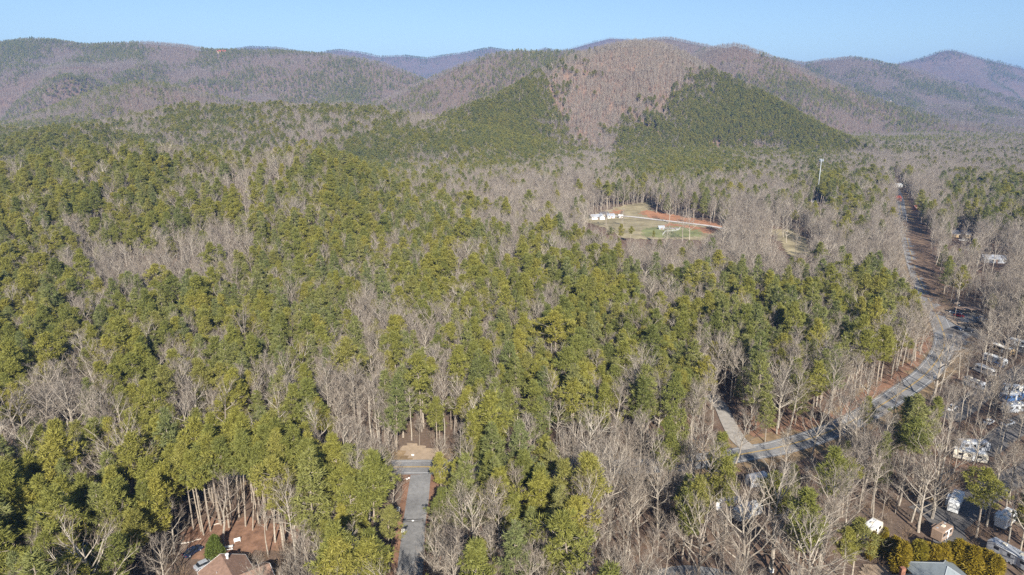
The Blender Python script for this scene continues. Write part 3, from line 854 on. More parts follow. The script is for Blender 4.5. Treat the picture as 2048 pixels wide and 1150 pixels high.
M['black'] = plain('black_paint', (0.02, 0.02, 0.022), 0.35, 0.5, 0.1)
M['lamp'] = plain('lamp_lens', (0.75, 0.72, 0.62), 0.3, 0.5, 0.05)
M['tail'] = plain('tail_lens', (0.35, 0.03, 0.02), 0.3, 0.5, 0.05)
M['brick'] = plain('brick', (0.30, 0.14, 0.09), 0.9, 0.1, 0.25, 3.0)
M['tarp'] = plain('brown_sheet_roof', (0.30, 0.21, 0.15), 0.7, 0.2, 0.2, 0.6)

def heading(px0, px1):
    """yaw so that local +x runs from the first to the second ground pixel"""
    a, b = hit(*px0), hit(*px1)
    return math.atan2(b[1] - a[1], b[0] - a[0])

def car(loc, rz, paint, label, kind='car', L=4.5, group=None):
    r = empty('parked_' + kind, loc, rz)
    tag(r, label, kind, group)
    W, hb = 1.8, 0.62
    b = MB()
    prof = [(-L / 2, 0.32), (-L / 2, 0.72), (-L / 2 + 0.15, 0.92), (L / 2 - 1.15, 0.95), (L / 2 - 0.12, 0.78), (L / 2, 0.6), (L / 2, 0.32)]
    b.prism(prof, -W / 2, W / 2); b.build('body', paint, r)
    c = MB()
    if kind == 'truck': c.box((0.25, 0, 0.93), (1.9, 1.62, 0.72), 0, 0, 0.86, 0.72)
    else: c.box((-0.25, 0, 0.93), (2.75, 1.6, 0.52), 0, 0, 0.86, 0.68)
    c.build('cabin', M['glass'], r)
    t = MB(); t.box((-0.25, 0, 1.455) if kind != 'truck' else (0.25, 0, 1.655), (1.86, 1.36, 0.05) if kind != 'truck' else (1.35, 1.38, 0.05), 0, 0, 0.95); t.build('roof', paint, r)
    if kind == 'truck':
        bed = MB(); bed.box((-1.45, 0, 0.90), (1.45, 1.4, 0.06)); bed.build('bed_liner', M['black'], r)
    for sx in (-1, 1):
        for sy in (-1, 1):
            w_ = MB(); c0 = (sx * L * 0.31, sy * (W / 2 - 0.1), 0.33)
            w_.tube([(c0[0], c0[1] - 0.11, 0.33), (c0[0], c0[1] + 0.11, 0.33)], [0.33, 0.33], 12); wo = w_.build('wheel', M['tyre'], r)
            h_ = MB(); h_.tube([(c0[0], c0[1] + sy * 0.115, 0.33), (c0[0], c0[1] + sy * 0.13, 0.33)], [0.2, 0.2], 10); h_.build('rim', M['rim'], wo)
    for sy in (-1, 1):
        l_ = MB(); l_.box((L / 2 + 0.005, sy * 0.62, 0.58), (0.03, 0.34, 0.14)); l_.build('headlight', M['lamp'], r)
        l_ = MB(); l_.box((-L / 2 - 0.005, sy * 0.68, 0.68), (0.03, 0.26, 0.16)); l_.build('tail_light', M['tail'], r)
    HOLES.append((loc[0], loc[1], 4.0))
    return r

def camper(loc, rz, body, label, L=8.5, motor=False, slide=True, stripe=None, roofmat=None):
    r = empty('motorhome' if motor else 'travel_trailer', loc, rz)
    tag(r, label, 'motorhome' if motor else 'trailer', 'campers parked in the campground')
    W, z0, z1 = 2.5, 0.55, 3.25
    b = MB()
    n = 1.0 if motor else 0.5
    prof = [(-L / 2, z0), (-L / 2, z1 - 0.25), (-L / 2 + 0.25, z1), (L / 2 - n, z1), (L / 2 - 0.15, z1 - 0.55), (L / 2, z0 + 1.1), (L / 2 - 0.35, z0)]
    b.prism(prof, -W / 2, W / 2); b.build('body', body, r)
    rf = MB(); rf.box((-0.2, 0, z1 + 0.004), (L - 1.3, W - 0.16, 0.05), 0, 0, 0.97); rf.build('roof', roofmat or M['white'], r)
    for x in ((-L * 0.22, L * 0.16) if L > 7 else (0.0,)):
        a = MB(); a.box((x, 0, z1 + 0.05), (1.0, 0.75, 0.30), 0, 0, 0.82); a.build('air_conditioner', M['beige'], r)
    for x in (-L * 0.36, -0.02 * L, L * 0.30):
        a = MB(); a.box((x, 0.45, z1 + 0.05), (0.42, 0.42, 0.12), 0, 0, 0.85); a.build('roof_vent', M['grey'], r)
    for sy in (-1, 1):
        for k, x in enumerate((-L * 0.30, -0.04 * L, L * 0.24)):
            w_ = MB(); w_.box((x, sy * (W / 2 + 0.005), 1.75), (1.15 if k != 1 else 0.75, 0.03, 0.75)); w_.build('window', M['glass'], r)
        s_ = MB(); s_.box((0, sy * (W / 2 + 0.004), 1.22), (L - 0.9, 0.02, 0.22)); s_.build('stripe', stripe or M['grey'], r)
    d = MB(); d.box((L * 0.09, -(W / 2 + 0.006), 0.65), (0.7, 0.03, 1.9)); d.build('door', M['white'] if body is not M['white'] else M['beige'], r)
    f = MB()
    if motor:
        f.add([(L / 2 - 0.04, -1.05, 1.8), (L / 2 - 0.04, 1.05, 1.8), (L / 2 - 0.13, 1.05, 2.62), (L / 2 - 0.13, -1.05, 2.62)] , [(0, 1, 2, 3)]); f.v[-1][:, 0] += 0.05
        f.build('windshield', M['glass'], r)
    else:
        f.box((L / 2 - 0.06, 0, 1.72), (0.12, 1.5, 0.55)); f.build('front_window', M['glass'], r)
        g = MB(); g.tube([(L / 2 - 0.4, 0.6, 0.5), (L / 2 + 1.2, 0, 0.5)], [0.05, 0.05], 4); g.tube([(L / 2 - 0.4, -0.6, 0.5), (L / 2 + 1.2, 0, 0.5)], [0.05, 0.05], 4)
        g.box((L / 2 + 0.35, 0, 0.5), (0.35, 0.5, 0.45)); g.tube([(L / 2 + 1.1, 0, 0), (L / 2 + 1.1, 0, 0.6)], [0.05, 0.05], 5); g.build('tow_bar', M['darksteel'], r)
    if slide:
        s_ = MB(); s_.box((-L * 0.1, W / 2 + 0.38, 0.85), (L * 0.36, 0.8, 2.0)); so = s_.build('slide_out', body, r)
        w_ = MB(); w_.box((-L * 0.1, W / 2 + 0.79, 1.75), (1.5, 0.03, 0.7)); w_.build('window', M['glass'], so)
    aw = MB(); aw.tube([(-L * 0.32, -(W / 2 + 0.10), 3.0), (L * 0.28, -(W / 2 + 0.10), 3.0)], [0.09, 0.09], 7); aw.build('awning_roll', M['white'], r)
    ax = (-L * 0.30, L * 0.32) if motor else (-0.55, 0.35)
    for x in ax:
        for sy in (-1, 1):
            w_ = MB(); y = sy * (W / 2 - 0.16); w_.tube([(x, y - 0.13, 0.38), (x, y + 0.13, 0.38)], [0.38, 0.38], 12); wo = w_.build('wheel', M['tyre'], r)
            h_ = MB(); h_.tube([(x, y + sy * 0.135, 0.38), (x, y + sy * 0.15, 0.38)], [0.22, 0.22], 10); h_.build('rim', M['rim'], wo)
    HOLES.append((loc[0], loc[1], 4.3))
    return r

def gable_house(loc, rz, L, W, eave, rise, wall, roof, label, cat='house', wings=(), chimney=None, over=0.45, name='house', hole=None):
    """ridge along local x"""
    r = empty(name, loc, rz); tag(r, label, cat)
    def block(cx, cy, l, wd, ev, rs, along_x=True):
        w_ = MB(); w_.box((cx, cy, -0.6), (l, wd, ev + 0.6))
        if along_x: w_.add([(cx - l / 2, cy - wd / 2, ev), (cx - l / 2, cy + wd / 2, ev), (cx - l / 2, cy, ev + rs), (cx + l / 2, cy - wd / 2, ev), (cx + l / 2, cy + wd / 2, ev), (cx + l / 2, cy, ev + rs)], [(0, 2, 1), (3, 4, 5)])
        else: w_.add([(cx - l / 2, cy - wd / 2, ev), (cx + l / 2, cy - wd / 2, ev), (cx, cy - wd / 2, ev + rs), (cx - l / 2, cy + wd / 2, ev), (cx + l / 2, cy + wd / 2, ev), (cx, cy + wd / 2, ev + rs)], [(0, 1, 2), (3, 5, 4)])
        w_.build('wall', wall, r)
        rf = MB(); th = 0.16
        half = (wd if along_x else l) / 2; k = rs / half; ho = half + over; lo = (l if along_x else wd) / 2 + over
        z_e = ev + rs - k * ho
        prof = [(-ho, z_e), (0, ev + rs), (ho, z_e), (ho, z_e + th), (0, ev + rs + th), (-ho, z_e + th)]
        v = []
        for s in (-lo, lo):
            for a, z in prof: v.append((cx + s, cy + a, z + 0.02) if along_x else (cx + a, cy + s, z + 0.02))
        rf.add(v, [(0, 1, 4, 5), (1, 2, 3, 4), (11, 10, 7, 6), (10, 9, 8, 7), (0, 6, 7, 1), (1, 7, 8, 2), (5, 4, 10, 11), (4, 3, 9, 10), (0, 5, 11, 6), (2, 8, 9, 3)])
        ro = rf.build('roof', roof, r)
        # fascia boards
        for s in (-1, 1):
            fb = MB()
            if along_x: fb.box((cx, cy + s * (ho + 0.02), z_e - 0.02), (2 * lo, 0.04, 0.2))
            else: fb.box((cx + s * (ho + 0.02), cy, z_e - 0.02), (0.04, 2 * lo, 0.2))
            fb.build('fascia', M['white'], ro)
            rk = MB()
            for q in (-1, 1):
                if along_x: rk.tube([(cx + s * (lo + 0.03), cy + q * ho, z_e + 0.09), (cx + s * (lo + 0.03), cy, ev + rs + 0.10)], [0.1, 0.1], 4)
                else: rk.tube([(cx + q * ho, cy + s * (lo + 0.03), z_e + 0.09), (cx, cy + s * (lo + 0.03), ev + rs + 0.10)], [0.1, 0.1], 4)
            rk.build('rake_board', M['white'], ro)
        return ro
    ro = block(0, 0, L, W, eave, rise)
    for wv in wings: block(*wv)
    n = max(2, int(L / 3.2))
    for s in (-1, 1):
        for k in range(n):
            x = -L / 2 + L * (k + 0.5) / n
            wo = MB(); wo.box((x, s * (W / 2 + 0.01), 1.0), (1.1, 0.05, 1.2)); wn = wo.build('window', M['white'], r)
            g = MB(); g.box((x, s * (W / 2 + 0.03), 1.1), (0.9, 0.05, 1.0)); g.build('pane', M['glass'], wn)
        wo = MB(); wo.box((s * (L / 2 + 0.01), W * 0.18, 1.0), (0.05, 1.0, 1.2)); wn = wo.build('window', M['white'], r)
        g = MB(); g.box((s * (L / 2 + 0.03), W * 0.18, 1.1), (0.05, 0.8, 1.0)); g.build('pane', M['glass'], wn)
    d = MB(); d.box((L * 0.05 + 0.02, -(W / 2 + 0.02), 0.0), (1.0, 0.06, 2.1)); d.build('door', M['roof_brown'], r)
    if chimney:
        c = MB(); c.box((chimney[0], chimney[1], eave), (0.8, 0.6, rise + 0.9)); co = c.build('chimney', chimney[2], ro)
    HOLES.append((loc[0], loc[1], hole if hole else max(L, W) * 0.62))
    return r, ro

# ---- brown-roofed house behind the yard: the far end of its ridge shows at (441, 1108)
p = above(441, 1108, 5.3)
rzb = -0.92
L1, W1 = 15.0, 9.6
cx = p[0] + math.cos(rzb) * (L1 / 2 + 0.45); cy = p[1] + math.sin(rzb) * (L1 / 2 + 0.45)
hb, ro = gable_house((cx, cy, float(h_at(cx, cy))), rzb, L1, W1, 2.9, 2.3, M['white'], M['roof_brown'], 'white-walled house with brown shingle gable roof by the pine yard', wings=[(1.2, 3.8, 6.5, 7.5, 2.9, 1.7, False)], chimney=None, hole=11)
v = MB(); v.tube([(-L1 / 2 + 1.6, 0.9, 4.4), (-L1 / 2 + 1.6, 0.9, 5.9)], [0.28, 0.28], 10); v.tube([(-L1 / 2 + 1.6, 0.9, 5.9), (-L1 / 2 + 1.6, 0.9, 6.1)], [0.42, 0.42], 10); v.build('flue', M['white'], ro)
for k in range(3):
    v = MB(); v.tube([(-3 + 3 * k, -2.2, 3.8), (-3 + 3 * k, -2.2, 4.7)], [0.07, 0.07], 7); v.build('vent_pipe', M['grey'], ro)
p = hit(386, 1107); car(p, 1.05, M['navy'], 'dark blue car parked beside the brown-roofed house')
p = hit(409, 1133); car(p, 0.8, M['silver'], 'silver car parked under the white eave of the brown-roofed house')

def chair_set(loc, rz):
    r = empty('garden_bench', loc, rz); tag(r, 'white garden bench on the red-brown yard', 'bench')
    b = MB(); b.box((0, 0, 0.42), (1.5, 0.5, 0.06)); b.build('seat', M['white'], r)
    b = MB(); b.box((0, 0.26, 0.48), (1.5, 0.06, 0.6)); b.build('backrest', M['white'], r)
    for sx in (-1, 1):
        for sy in (-1, 1):
            l = MB(); l.box((sx * 0.66, sy * 0.2, 0), (0.08, 0.08, 0.42)); l.build('leg', M['white'], r)
chair_set(hit(475, 1086), 0.5)
def table(loc, rz, mat, label):
    r = empty('picnic_table', loc, rz); tag(r, label, 'table')
    b = MB(); b.box((0, 0, 0.72), (2.0, 0.8, 0.06)); b.build('table_top', mat, r)
    for s in (-1, 1):
        b = MB(); b.box((0, s * 0.72, 0.42), (2.0, 0.28, 0.05)); b.build('bench_board', mat, r)
        l = MB(); l.tube([(s * 0.75, -0.75, 0), (s * 0.75, -0.2, 0.72)], [0.06, 0.06], 4); l.tube([(s * 0.75, 0.75, 0), (s * 0.75, 0.2, 0.72)], [0.06, 0.06], 4); l.box((s * 0.75, 0, 0.36), (0.07, 1.6, 0.07)); l.build('leg_frame', mat, r)
table(hit(458, 1100), 0.3, M['white'], 'white picnic table at the corner of the brown-roofed house')
table(hit(1867, 1003), 0.6, M['plank'], 'tan plank picnic table by the motorhome pad')
table(hit(1575, 1046), 0.2, M['plank'], 'orange-brown picnic table under the bare trees')
def fallen_log(a, b, rad, label):
    A, B = hit(*a), hit(*b)
    m = MB(); n = 6; rr = np.random.default_rng(int(a[0]))
    P = [A + (B - A) * t + np.array([0, 0, rad * 0.8]) + rr.normal(size=3) * [0.15, 0.15, 0.02] for t in np.linspace(0, 1, n)]
    c = P[0].copy(); P = [q - c for q in P]
    m.tube(P, [rad * (1 - 0.5 * t) for t in np.linspace(0, 1, n)], 7)
    d = unit((B - A)); s = np.array([-d[1], d[0], 0.4])
    for k in range(3):
        q = P[3] + (P[5] - P[3]) * 0.3 * k; m.tube([q, q + d * 0.8 + s * (0.8 if k % 2 else -0.8)], [rad * 0.35, 0.02], 4, cap=False)
    o = m.build('fallen_log', M['log']); o.location = c
    tag(o, label, 'log')
fallen_log((362, 1090), (402, 1080), 0.22, 'pale fallen log at the left edge of the red-brown yard'.replace('left ', 'shaded '))
fallen_log((425, 1052), (452, 1047), 0.20, 'pale fallen log lying below the straight pine trunks')

# ---- grey-roofed house below the hedge: its peak shows at (1887, 1126)
p = above(1887, 1126, 6.4)
gh = empty('house', (p[0], p[1], float(h_at(p[0], p[1]))), 0.12)
tag(gh, 'house with grey metal pyramid roof below the golden hedge', 'house')
w_ = MB(); w_.box((0, -0.5, -0.6), (10.4, 11.4, 3.7)); w_.build('wall', M['beige'], gh)
rf = MB(); rf.add([(-5.9, -6.9, 3.1), (5.9, -6.9, 3.1), (5.9, 5.6, 3.1), (-5.9, 5.6, 3.1), (0, 0, 6.4), (0, -1.2, 6.4)], [(0, 1, 5), (1, 2, 4, 5), (2, 3, 4), (3, 0, 5, 4), (3, 2, 1, 0)]); ro = rf.build('roof', M['roof_grey'], gh)
for a in ((-5.9, -6.9), (5.9, -6.9), (5.9, 5.6), (-5.9, 5.6)):
    h_ = MB(); h_.tube([(a[0], a[1], 3.14), (0, 0 if a[1] > 0 else -1.2, 6.44)], [0.09, 0.09], 5); h_.build('hip_cap', M['steel'], ro)
w_ = MB(); w_.box((-7.6, -1.2, -0.6), (4.6, 5.6, 3.3)); w_.build('wing_wall', M['beige'], gh)
rf = MB(); rf.add([(-10.2, -4.4, 2.7), (-5.1, -4.4, 2.7), (-5.1, 2.0, 2.7), (-10.2, 2.0, 2.7), (-10.2, -1.2, 4.2), (-3.6, -1.2, 4.2)], [(0, 1, 5, 4), (2, 3, 4, 5), (3, 0, 4), (3, 2, 1, 0)]); rf.build('wing_roof', M['roof_grey'], gh)
c = MB(); c.box((-8.6, 1.2, 2.9), (1.0, 0.8, 2.2)); c.build('chimney', M['brick'], ro)
for x in (-3, 0, 3):
    g = MB(); g.box((x, -6.21, 1.0), (1.2, 0.05, 1.3)); wn = g.build('window', M['white'], gh); g = MB(); g.box((x, -6.24, 1.1), (1.0, 0.05, 1.1)); g.build('pane', M['glass'], wn)
HOLES.append((p[0], p[1], 11)); HOLES.append((p[0] - 9, p[1], 6))
patch('driveway', [(1715, 1135), (1790, 1128), (1840, 1150), (1830, 1180), (1700, 1180)], M['sand'], 0.21, 1.2, 'tan dirt drive beside the grey-roofed house', 'drive')
# ---- campers and cars of the campground
CAMPERS = [
 ((1903, 1030), (1916, 1000), 'white', 9.0, True, 'white motorhome with two roof vents pulled up beside the asphalt camp road'),
 ((1997, 1060), (2022, 1040), 'white', 7.5, False, 'white camper half hidden behind bare trees near the golden hedge'),
 ((1915, 917), (1962, 925), 'beige', 9.0, False, 'long beige trailer beside the red-brown dirt pad'),
 ((1918, 900), (1972, 902), 'grey', 9.0, False, 'grey trailer parked close behind the long beige trailer'),
 ((1953, 742), (1986, 756), 'white', 8.0, True, 'white motorhome with dark windshield on the gravel camp road'),
 ((1972, 722), (2005, 734), 'white', 9.0, False, 'white trailer parked beside the small blue car'),
 ((1985, 700), (2022, 714), 'tanwall', 9.5, False, 'brown and white trailer beyond the white trailer with the blue car'),
 ((2002, 805), (2040, 800), 'blue', 8.5, False, 'blue and white trailer in the packed camper row'),
 ((2012, 785), (2052, 790), 'white', 8.5, False, 'white trailer between the blue trailer and the camp road'),
 ((2008, 826), (2046, 822), 'silver', 8.5, False, 'silver trailer in front of the blue and white trailer'),
 ((1932, 770), (1962, 782), 'grey', 7.5, False, 'grey trailer with dark roof near the pale gravel pad'),
 ((1473, 1043), (1515, 1026), 'white', 8.5, False, 'white trailer with blue stripe under spreading bare trees'),
 ((1437, 1020), (1476, 1020), 'white', 7.5, False, 'white trailer beside the one with the blue stripe'),
 ((1732, 1078), (1750, 1064), 'beige', 6.5, False, 'small cream trailer standing behind the golden hedge end'),
 ((1872, 1083), (1892, 1070), 'tarp', 5.5, False, 'small brown camper just behind the golden hedge'),
 ((2000, 1112), (2050, 1142), 'silver', 11.0, False, 'long silver trailer past the end of the golden hedge'),
 ((1500, 975), (1530, 968), 'grey', 7.0, False, 'pale grey camper under pines below the highway'),
 ((2020, 690), (2050, 697), 'white', 8.0, False, 'white trailer by the upper camp road'),
]
for a, b, mt, L, mo, lab in CAMPERS:
    A, B = hit(*a), hit(*b); c = (A + B) / 2
    camper((c[0], c[1], float(h_at(c[0], c[1])) + 0.06), math.atan2(B[1] - A[1], B[0] - A[0]), M[mt], lab, L, mo, stripe=M['blue'] if 'blue stripe' in lab or mt == 'blue' else None, roofmat=M['roof_dark'] if 'dark roof' in lab else (M['silver'] if mt in ('silver', 'grey') else (M['tarp'] if mt == 'tarp' else None)))
for a, b, mt, kd, lab in [
 ((1903, 820), (1913, 812), 'white', 'truck', 'white pickup truck on the pale gravel pad'),
 ((1977, 848), (1986, 842), 'white', 'car', 'white car between the bare trees of the campground'),
 ((1993, 734), (2006, 738), 'blue', 'car', 'small blue car beside the white trailer'),
 ((1918, 634), (1930, 636), 'redcar', 'car', 'red car parked by the brown open shed'),
 ((1911, 628), (1920, 630), 'white', 'truck', 'white pickup truck beside the red car'),
 ((1915, 660), (1926, 664), 'navy', 'car', 'dark blue car on the asphalt apron by the bend'),
 ((1935, 664), (1946, 666), 'black', 'truck', 'black pickup truck behind the flat trailer'),
 ((1963, 640), (1975, 641), 'silver', 'car', 'silver car at the end of the parking pad'),
 ((2015, 850), (2028, 846), 'silver', 'truck', 'silver pickup truck in the shade of the camper row'),
 ((1925, 482), (1945, 483), 'white', 'truck', 'white pickup truck before the dark-roofed house'),
 ((1795, 404), (1802, 404), 'silver', 'car', 'silver car standing at the far end of the highway')]:
    A, B = hit(*a), hit(*b)
    car((A[0], A[1], float(h_at(A[0], A[1])) + 0.17), math.atan2(B[1] - A[1], B[0] - A[0]), M[mt], lab, kd, 5.4 if kd == 'truck' else 4.5)
# flat trailer
p = hit(1938, 653); r = empty('flatbed_trailer', p, -0.35); tag(r, 'dark flatbed trailer parked on the asphalt apron', 'trailer')
b = MB(); b.box((0, 0, 0.7), (9, 2.3, 0.2)); b.build('deck', M['darksteel'], r)
b = MB(); b.box((0, 1.1, 0.9), (9, 0.08, 0.6)); b.build('side_board', M['wood'], r)
for x in (-2, -1):
    for s in (-1, 1):
        b = MB(); b.tube([(x, s * 0.95, 0.38), (x, s * 1.2, 0.38)], [0.4, 0.4], 12); b.build('wheel', M['tyre'], r)
b = MB(); b.tube([(4.5, 0.5, 0.7), (6.2, 0, 0.6)], [0.06, 0.06], 4); b.tube([(4.5, -0.5, 0.7), (6.2, 0, 0.6)], [0.06, 0.06], 4); b.tube([(6.1, 0, 0), (6.1, 0, 0.65)], [0.05, 0.05], 5); b.build('tow_bar', M['darksteel'], r)
# open shed
p = hit(1936, 628); r = empty('open_shed', p, -0.02); tag(r, 'long open shed with flat brown roof behind the red car', 'shed')
b = MB(); b.box((0, 0, 2.8), (13, 5, 0.22)); b.build('roof', M['tarp'], r)
b = MB(); b.box((0, 2.3, 0), (12.4, 0.15, 2.78)); b.build('back_wall', M['grey'], r)
for x in (-6, -3, 0, 3, 6):
    b = MB(); b.box((x, -2.2, 0), (0.18, 0.18, 2.79)); b.build('post', M['wood'], r)
HOLES.append((p[0], p[1], 9))

# ---- farm clearing
def at(px, py, rz=0.0):
    p = hit(px, py); return (p[0], p[1], p[2] + 0.1)
gable_house(at(1192, 438), 0.35, 12, 7, 2.6, 1.8, M['white'], M['grey'], 'white farmhouse with grey roof at the head of the farm drive', wings=[(3.5, -4.0, 5, 5, 2.6, 1.5, False)], name='farmhouse')
gable_house(at(1208, 433), 0.25, 8, 6, 2.6, 1.7, M['beige'], M['roof_dark'], 'white annexe with dark roof close to the farmhouse', name='annexe')
gable_house(at(1220, 436), 0.25, 7, 5.5, 2.4, 1.6, M['white'], M['silver'], 'white garage with pale roof on the farm drive', 'garage', name='garage')
gable_house(at(1241, 436), 0.2, 4, 3, 2.1, 1.0, M['white'], M['white'], 'small white shed beside the farm drive', 'shed', name='garden_shed')
gable_house(at(1322, 459), 0.1, 4.5, 3, 2.1, 1.0, M['grey'], M['grey'], 'small grey shed on the green lawn', 'shed', name='garden_shed')
def fence(pixels, label):
    P = [hit(*q) for q in pixels]
    r = empty('fence', P[0]); tag(r, label, 'fence'); o = P[0]
    k = 0
    for A, B in zip(P[:-1], P[1:]):
        n = max(1, int(np.linalg.norm(B - A) / 3.0))
        for z in (0.55, 1.15):
            m = MB(); m.tube([A - o + [0, 0, z], B - o + [0, 0, z]], [0.09, 0.09], 4); m.build('rail', M['white'], r)
        for i in range(n + 1):
            q = A + (B - A) * i / n - o
            m = MB(); m.box(q - [0, 0, 0.3], (0.16, 0.16, 1.7)); m.build('post', M['white'], r)
fence([(1325, 471), (1331, 464), (1352, 463), (1358, 460), (1360, 457)], 'white rail fence zigzagging over the green lawn')
p = hit(1338, 458); r = empty('garden_beds', (p[0], p[1], p[2] + 0.1), 0.05); tag(r, 'grey raised garden beds on the green lawn', 'garden')
for k in range(4):
    b = MB(); b.box((-7 + 4.6 * k, 0, 0), (4.0, 7, 0.5)); b.build('bed', M['gravel'], r)

# ---- lattice-free mast
p = hit(1633, 405)
q = on_y(1638, 318, p[1])
Hm = float(q[2] - p[2])
r = empty('phone_mast', p); tag(r, 'tall pale steel phone mast standing clear of the bare woods', 'mast')
b = MB(); b.tube([(0, 0, -0.5), (0, 0, Hm * 0.5), (0, 0, Hm)], [0.5, 0.38, 0.27], 12); b.build('pole', M['steel'], r, smooth=True)
b = MB(); b.box((0, 0, 0), (3.4, 3.4, 0.4)); b.build('base_slab', M['gravel'], r)
pl = MB()
for k in range(3):
    a0, a1 = k * 2.0944, (k + 1) * 2.0944
    pl.tube([(2.6 * math.cos(a0), 2.6 * math.sin(a0), Hm - 1.5), (2.6 * math.cos(a1), 2.6 * math.sin(a1), Hm - 1.5)], [0.14, 0.14], 5)
    pl.tube([(0, 0, Hm - 1.5), (2.6 * math.cos(a0), 2.6 * math.sin(a0), Hm - 1.5)], [0.14, 0.14], 5)
pl.build('platform', M['steel'], r)
for k in range(9):
    e, f = divmod(k, 3); a0, a1 = e * 2.0944, (e + 1) * 2.0944; u = (f + 0.5) / 3
    x = 2.7 * (math.cos(a0) * (1 - u) + math.cos(a1) * u); y = 2.7 * (math.sin(a0) * (1 - u) + math.sin(a1) * u)
    b = MB(); b.box((x, y, Hm - 2.6), (0.55, 0.4, 2.8), math.atan2(y, x) + 1.57); b.build('antenna', M['silver'], r)
b = MB(); b.tube([(0, 0, Hm), (0, 0, Hm + 2.2)], [0.06, 0.03], 5); b.build('lightning_rod', M['steel'], r)
HOLES.append((p[0], p[1], 8))
p2 = hit(1624, 405); r = empty('equipment_cabinet', p2); tag(r, 'small grey equipment cabinet at the foot of the phone mast', 'cabinet')
b = MB(); b.box((0, 0, 0), (3, 2.2, 2.6)); b.build('housing', M['grey'], r); b = MB(); b.box((0, 0, 2.6), (3.3, 2.5, 0.15)); b.build('roof', M['white'], r)
b = MB(); b.box((0, -1.12, 0.1), (0.9, 0.05, 2.0)); b.build('door', M['steel'], r)

# ---- poles along the highway
def utility_pole(pb, pt, label, lamp=False, rz=0.0):
    p = hit(*pb); H = float(on_y(pt[0], pt[1], p[1])[2] - p[2])
    r = empty('utility_pole', p, rz); tag(r, label, 'pole')
    b = MB(); b.tube([(0, 0, -0.8), (0, 0, H)], [0.17, 0.11], 8); b.build('pole', M['wood'], r)
    b = MB(); b.box((0, 0, H - 0.9), (2.6, 0.14, 0.14)); co = b.build('crossarm', M['wood'], r)
    for x in (-1.15, -0.45, 0.45, 1.15):
        i = MB(); i.tube([(x, 0, H - 0.76), (x, 0, H - 0.5)], [0.06, 0.04], 6); i.build('insulator', M['white'], co)
    if lamp:
        b = MB(); b.tube([(0, 0, H - 1.8), (0, -1.6, H - 1.5)], [0.05, 0.05], 5); b.box((0, -1.8, H - 1.6), (0.4, 0.8, 0.16)); b.build('lamp_arm', M['steel'], r)
    HOLES.append((p[0], p[1], 3))
utility_pole((1908, 642), (1911, 603), 'wooden utility pole on the tan bank by the parking pad', True)
utility_pole((1811, 450), (1813, 428), 'wooden utility pole beside the far straight of the highway')
utility_pole((1622, 420), (1625, 402), 'short wooden pole beside the phone mast cabinet')

# ---- houses in the eastern woods
gable_house(at(1918, 474), -0.2, 13, 8, 3.0, 2.2, M['tanwall'], M['roof_dark'], 'tan house with dark roof among bare trees above the white pickup', name='house')
gable_house(at(1986, 524), -0.25, 14, 8, 2.8, 2.0, M['grey'], M['grey'], 'house with wide grey roof among leafless trees', name='house')
gable_house(at(1788, 402), 0.1, 12, 8, 3.2, 2.6, M['brick'], M['roof_red'], 'red-brown house beside the far end of the highway', name='house')
gable_house(at(1790, 374), 0.0, 14, 8, 3.0, 1.6, M['white'], M['white'], 'long low white building beyond the red-brown house', 'building', name='building')
gable_house(at(1842, 420), 0.0, 14, 6, 2.8, 1.6, M['brick'], M['roof_red'], 'low building with red roof in the bare woods', 'building', name='building')
gable_house(at(1946, 305), 0.3, 13, 9, 5.2, 3.0, M['white'], M['silver'], 'tall white house standing out of the distant bare woods', name='house')
gable_house(at(1500, 412), 0.2, 14, 8, 3.0, 2.0, M['tanwall'], M['tarp'], 'low tan-roofed house in the bare woods west of the mast', name='house')
gable_house(at(1425, 404), 0.0, 11, 7, 2.8, 1.8, M['white'], M['silver'], 'low white building in the bare woods above the farm drive', 'building', name='building')
gable_house(at(2022, 236), 0.0, 26, 12, 5, 3, M['white'], M['beige'], 'far white building group on the valley edge', 'building', name='building')
gable_house(at(2042, 238), 0.1, 22, 12, 5, 3, M['beige'], M['roof_dark'], 'far beige building with dark roof on the valley edge', 'building', name='building')
gable_house(at(1777, 205), 0.1, 30, 14, 6, 4, M['tanwall'], M['grey'], 'far hillside house with grey roof', name='house')
gable_house(at(444, 108), 0.1, 40, 22, 8, 8, M['tanwall'], M['roof_red'], 'far red-roofed house high on the mountain ridge', name='house')

# ---- small things along the side road
r_p = SIDE
def gate():
    a, b = hit(806, 1048), hit(846, 1046)
    r = empty('barrier_gate', a, math.atan2(b[1] - a[1], b[0] - a[0])); tag(r, 'low dark pipe gate closed across the side road', 'gate')
    L = float(np.linalg.norm((b - a)[:2]))
    for z in (0.5, 1.0):
        m = MB(); m.tube([(0, 0, z), (L, 0, z)], [0.07, 0.07], 6); m.build('bar', M['darksteel'], r)
    for x in (0.0, L * 0.5, L):
        m = MB(); m.tube([(x, 0, -0.1 if 0 < x < L else -0.4), (x, 0, 1.2)], [0.09, 0.09], 6); m.build('post', M['darksteel'], r)
    m = MB(); m.box((L * 0.5, -0.08, 0.62), (0.5, 0.03, 0.35)); m.build('sign_plate', M['white'], r)
gate()
def mailbox(pix, label, h=1.1):
    p = hit(*pix); r = empty('mailbox', p, 0.3); tag(r, label, 'mailbox')
    m = MB(); m.box((0, 0, -0.3), (0.12, 0.12, h + 0.3)); m.build('post', M['wood'], r)
    m = MB(); m.box((0, 0, h), (0.5, 0.3, 0.2)); m.tube([(-0.25, 0, h + 0.2), (0.25, 0, h + 0.2)], [0.15, 0.15], 8); bo = m.build('box', M['white'], r)
    m = MB(); m.box((0.1, -0.17, h + 0.2), (0.05, 0.03, 0.22)); m.build('flag', M['tail'], bo)
mailbox((814, 966), 'white mailbox at the corner of side road and highway'); mailbox((818, 964), 'white mailbox close to the road edge by the highway corner')
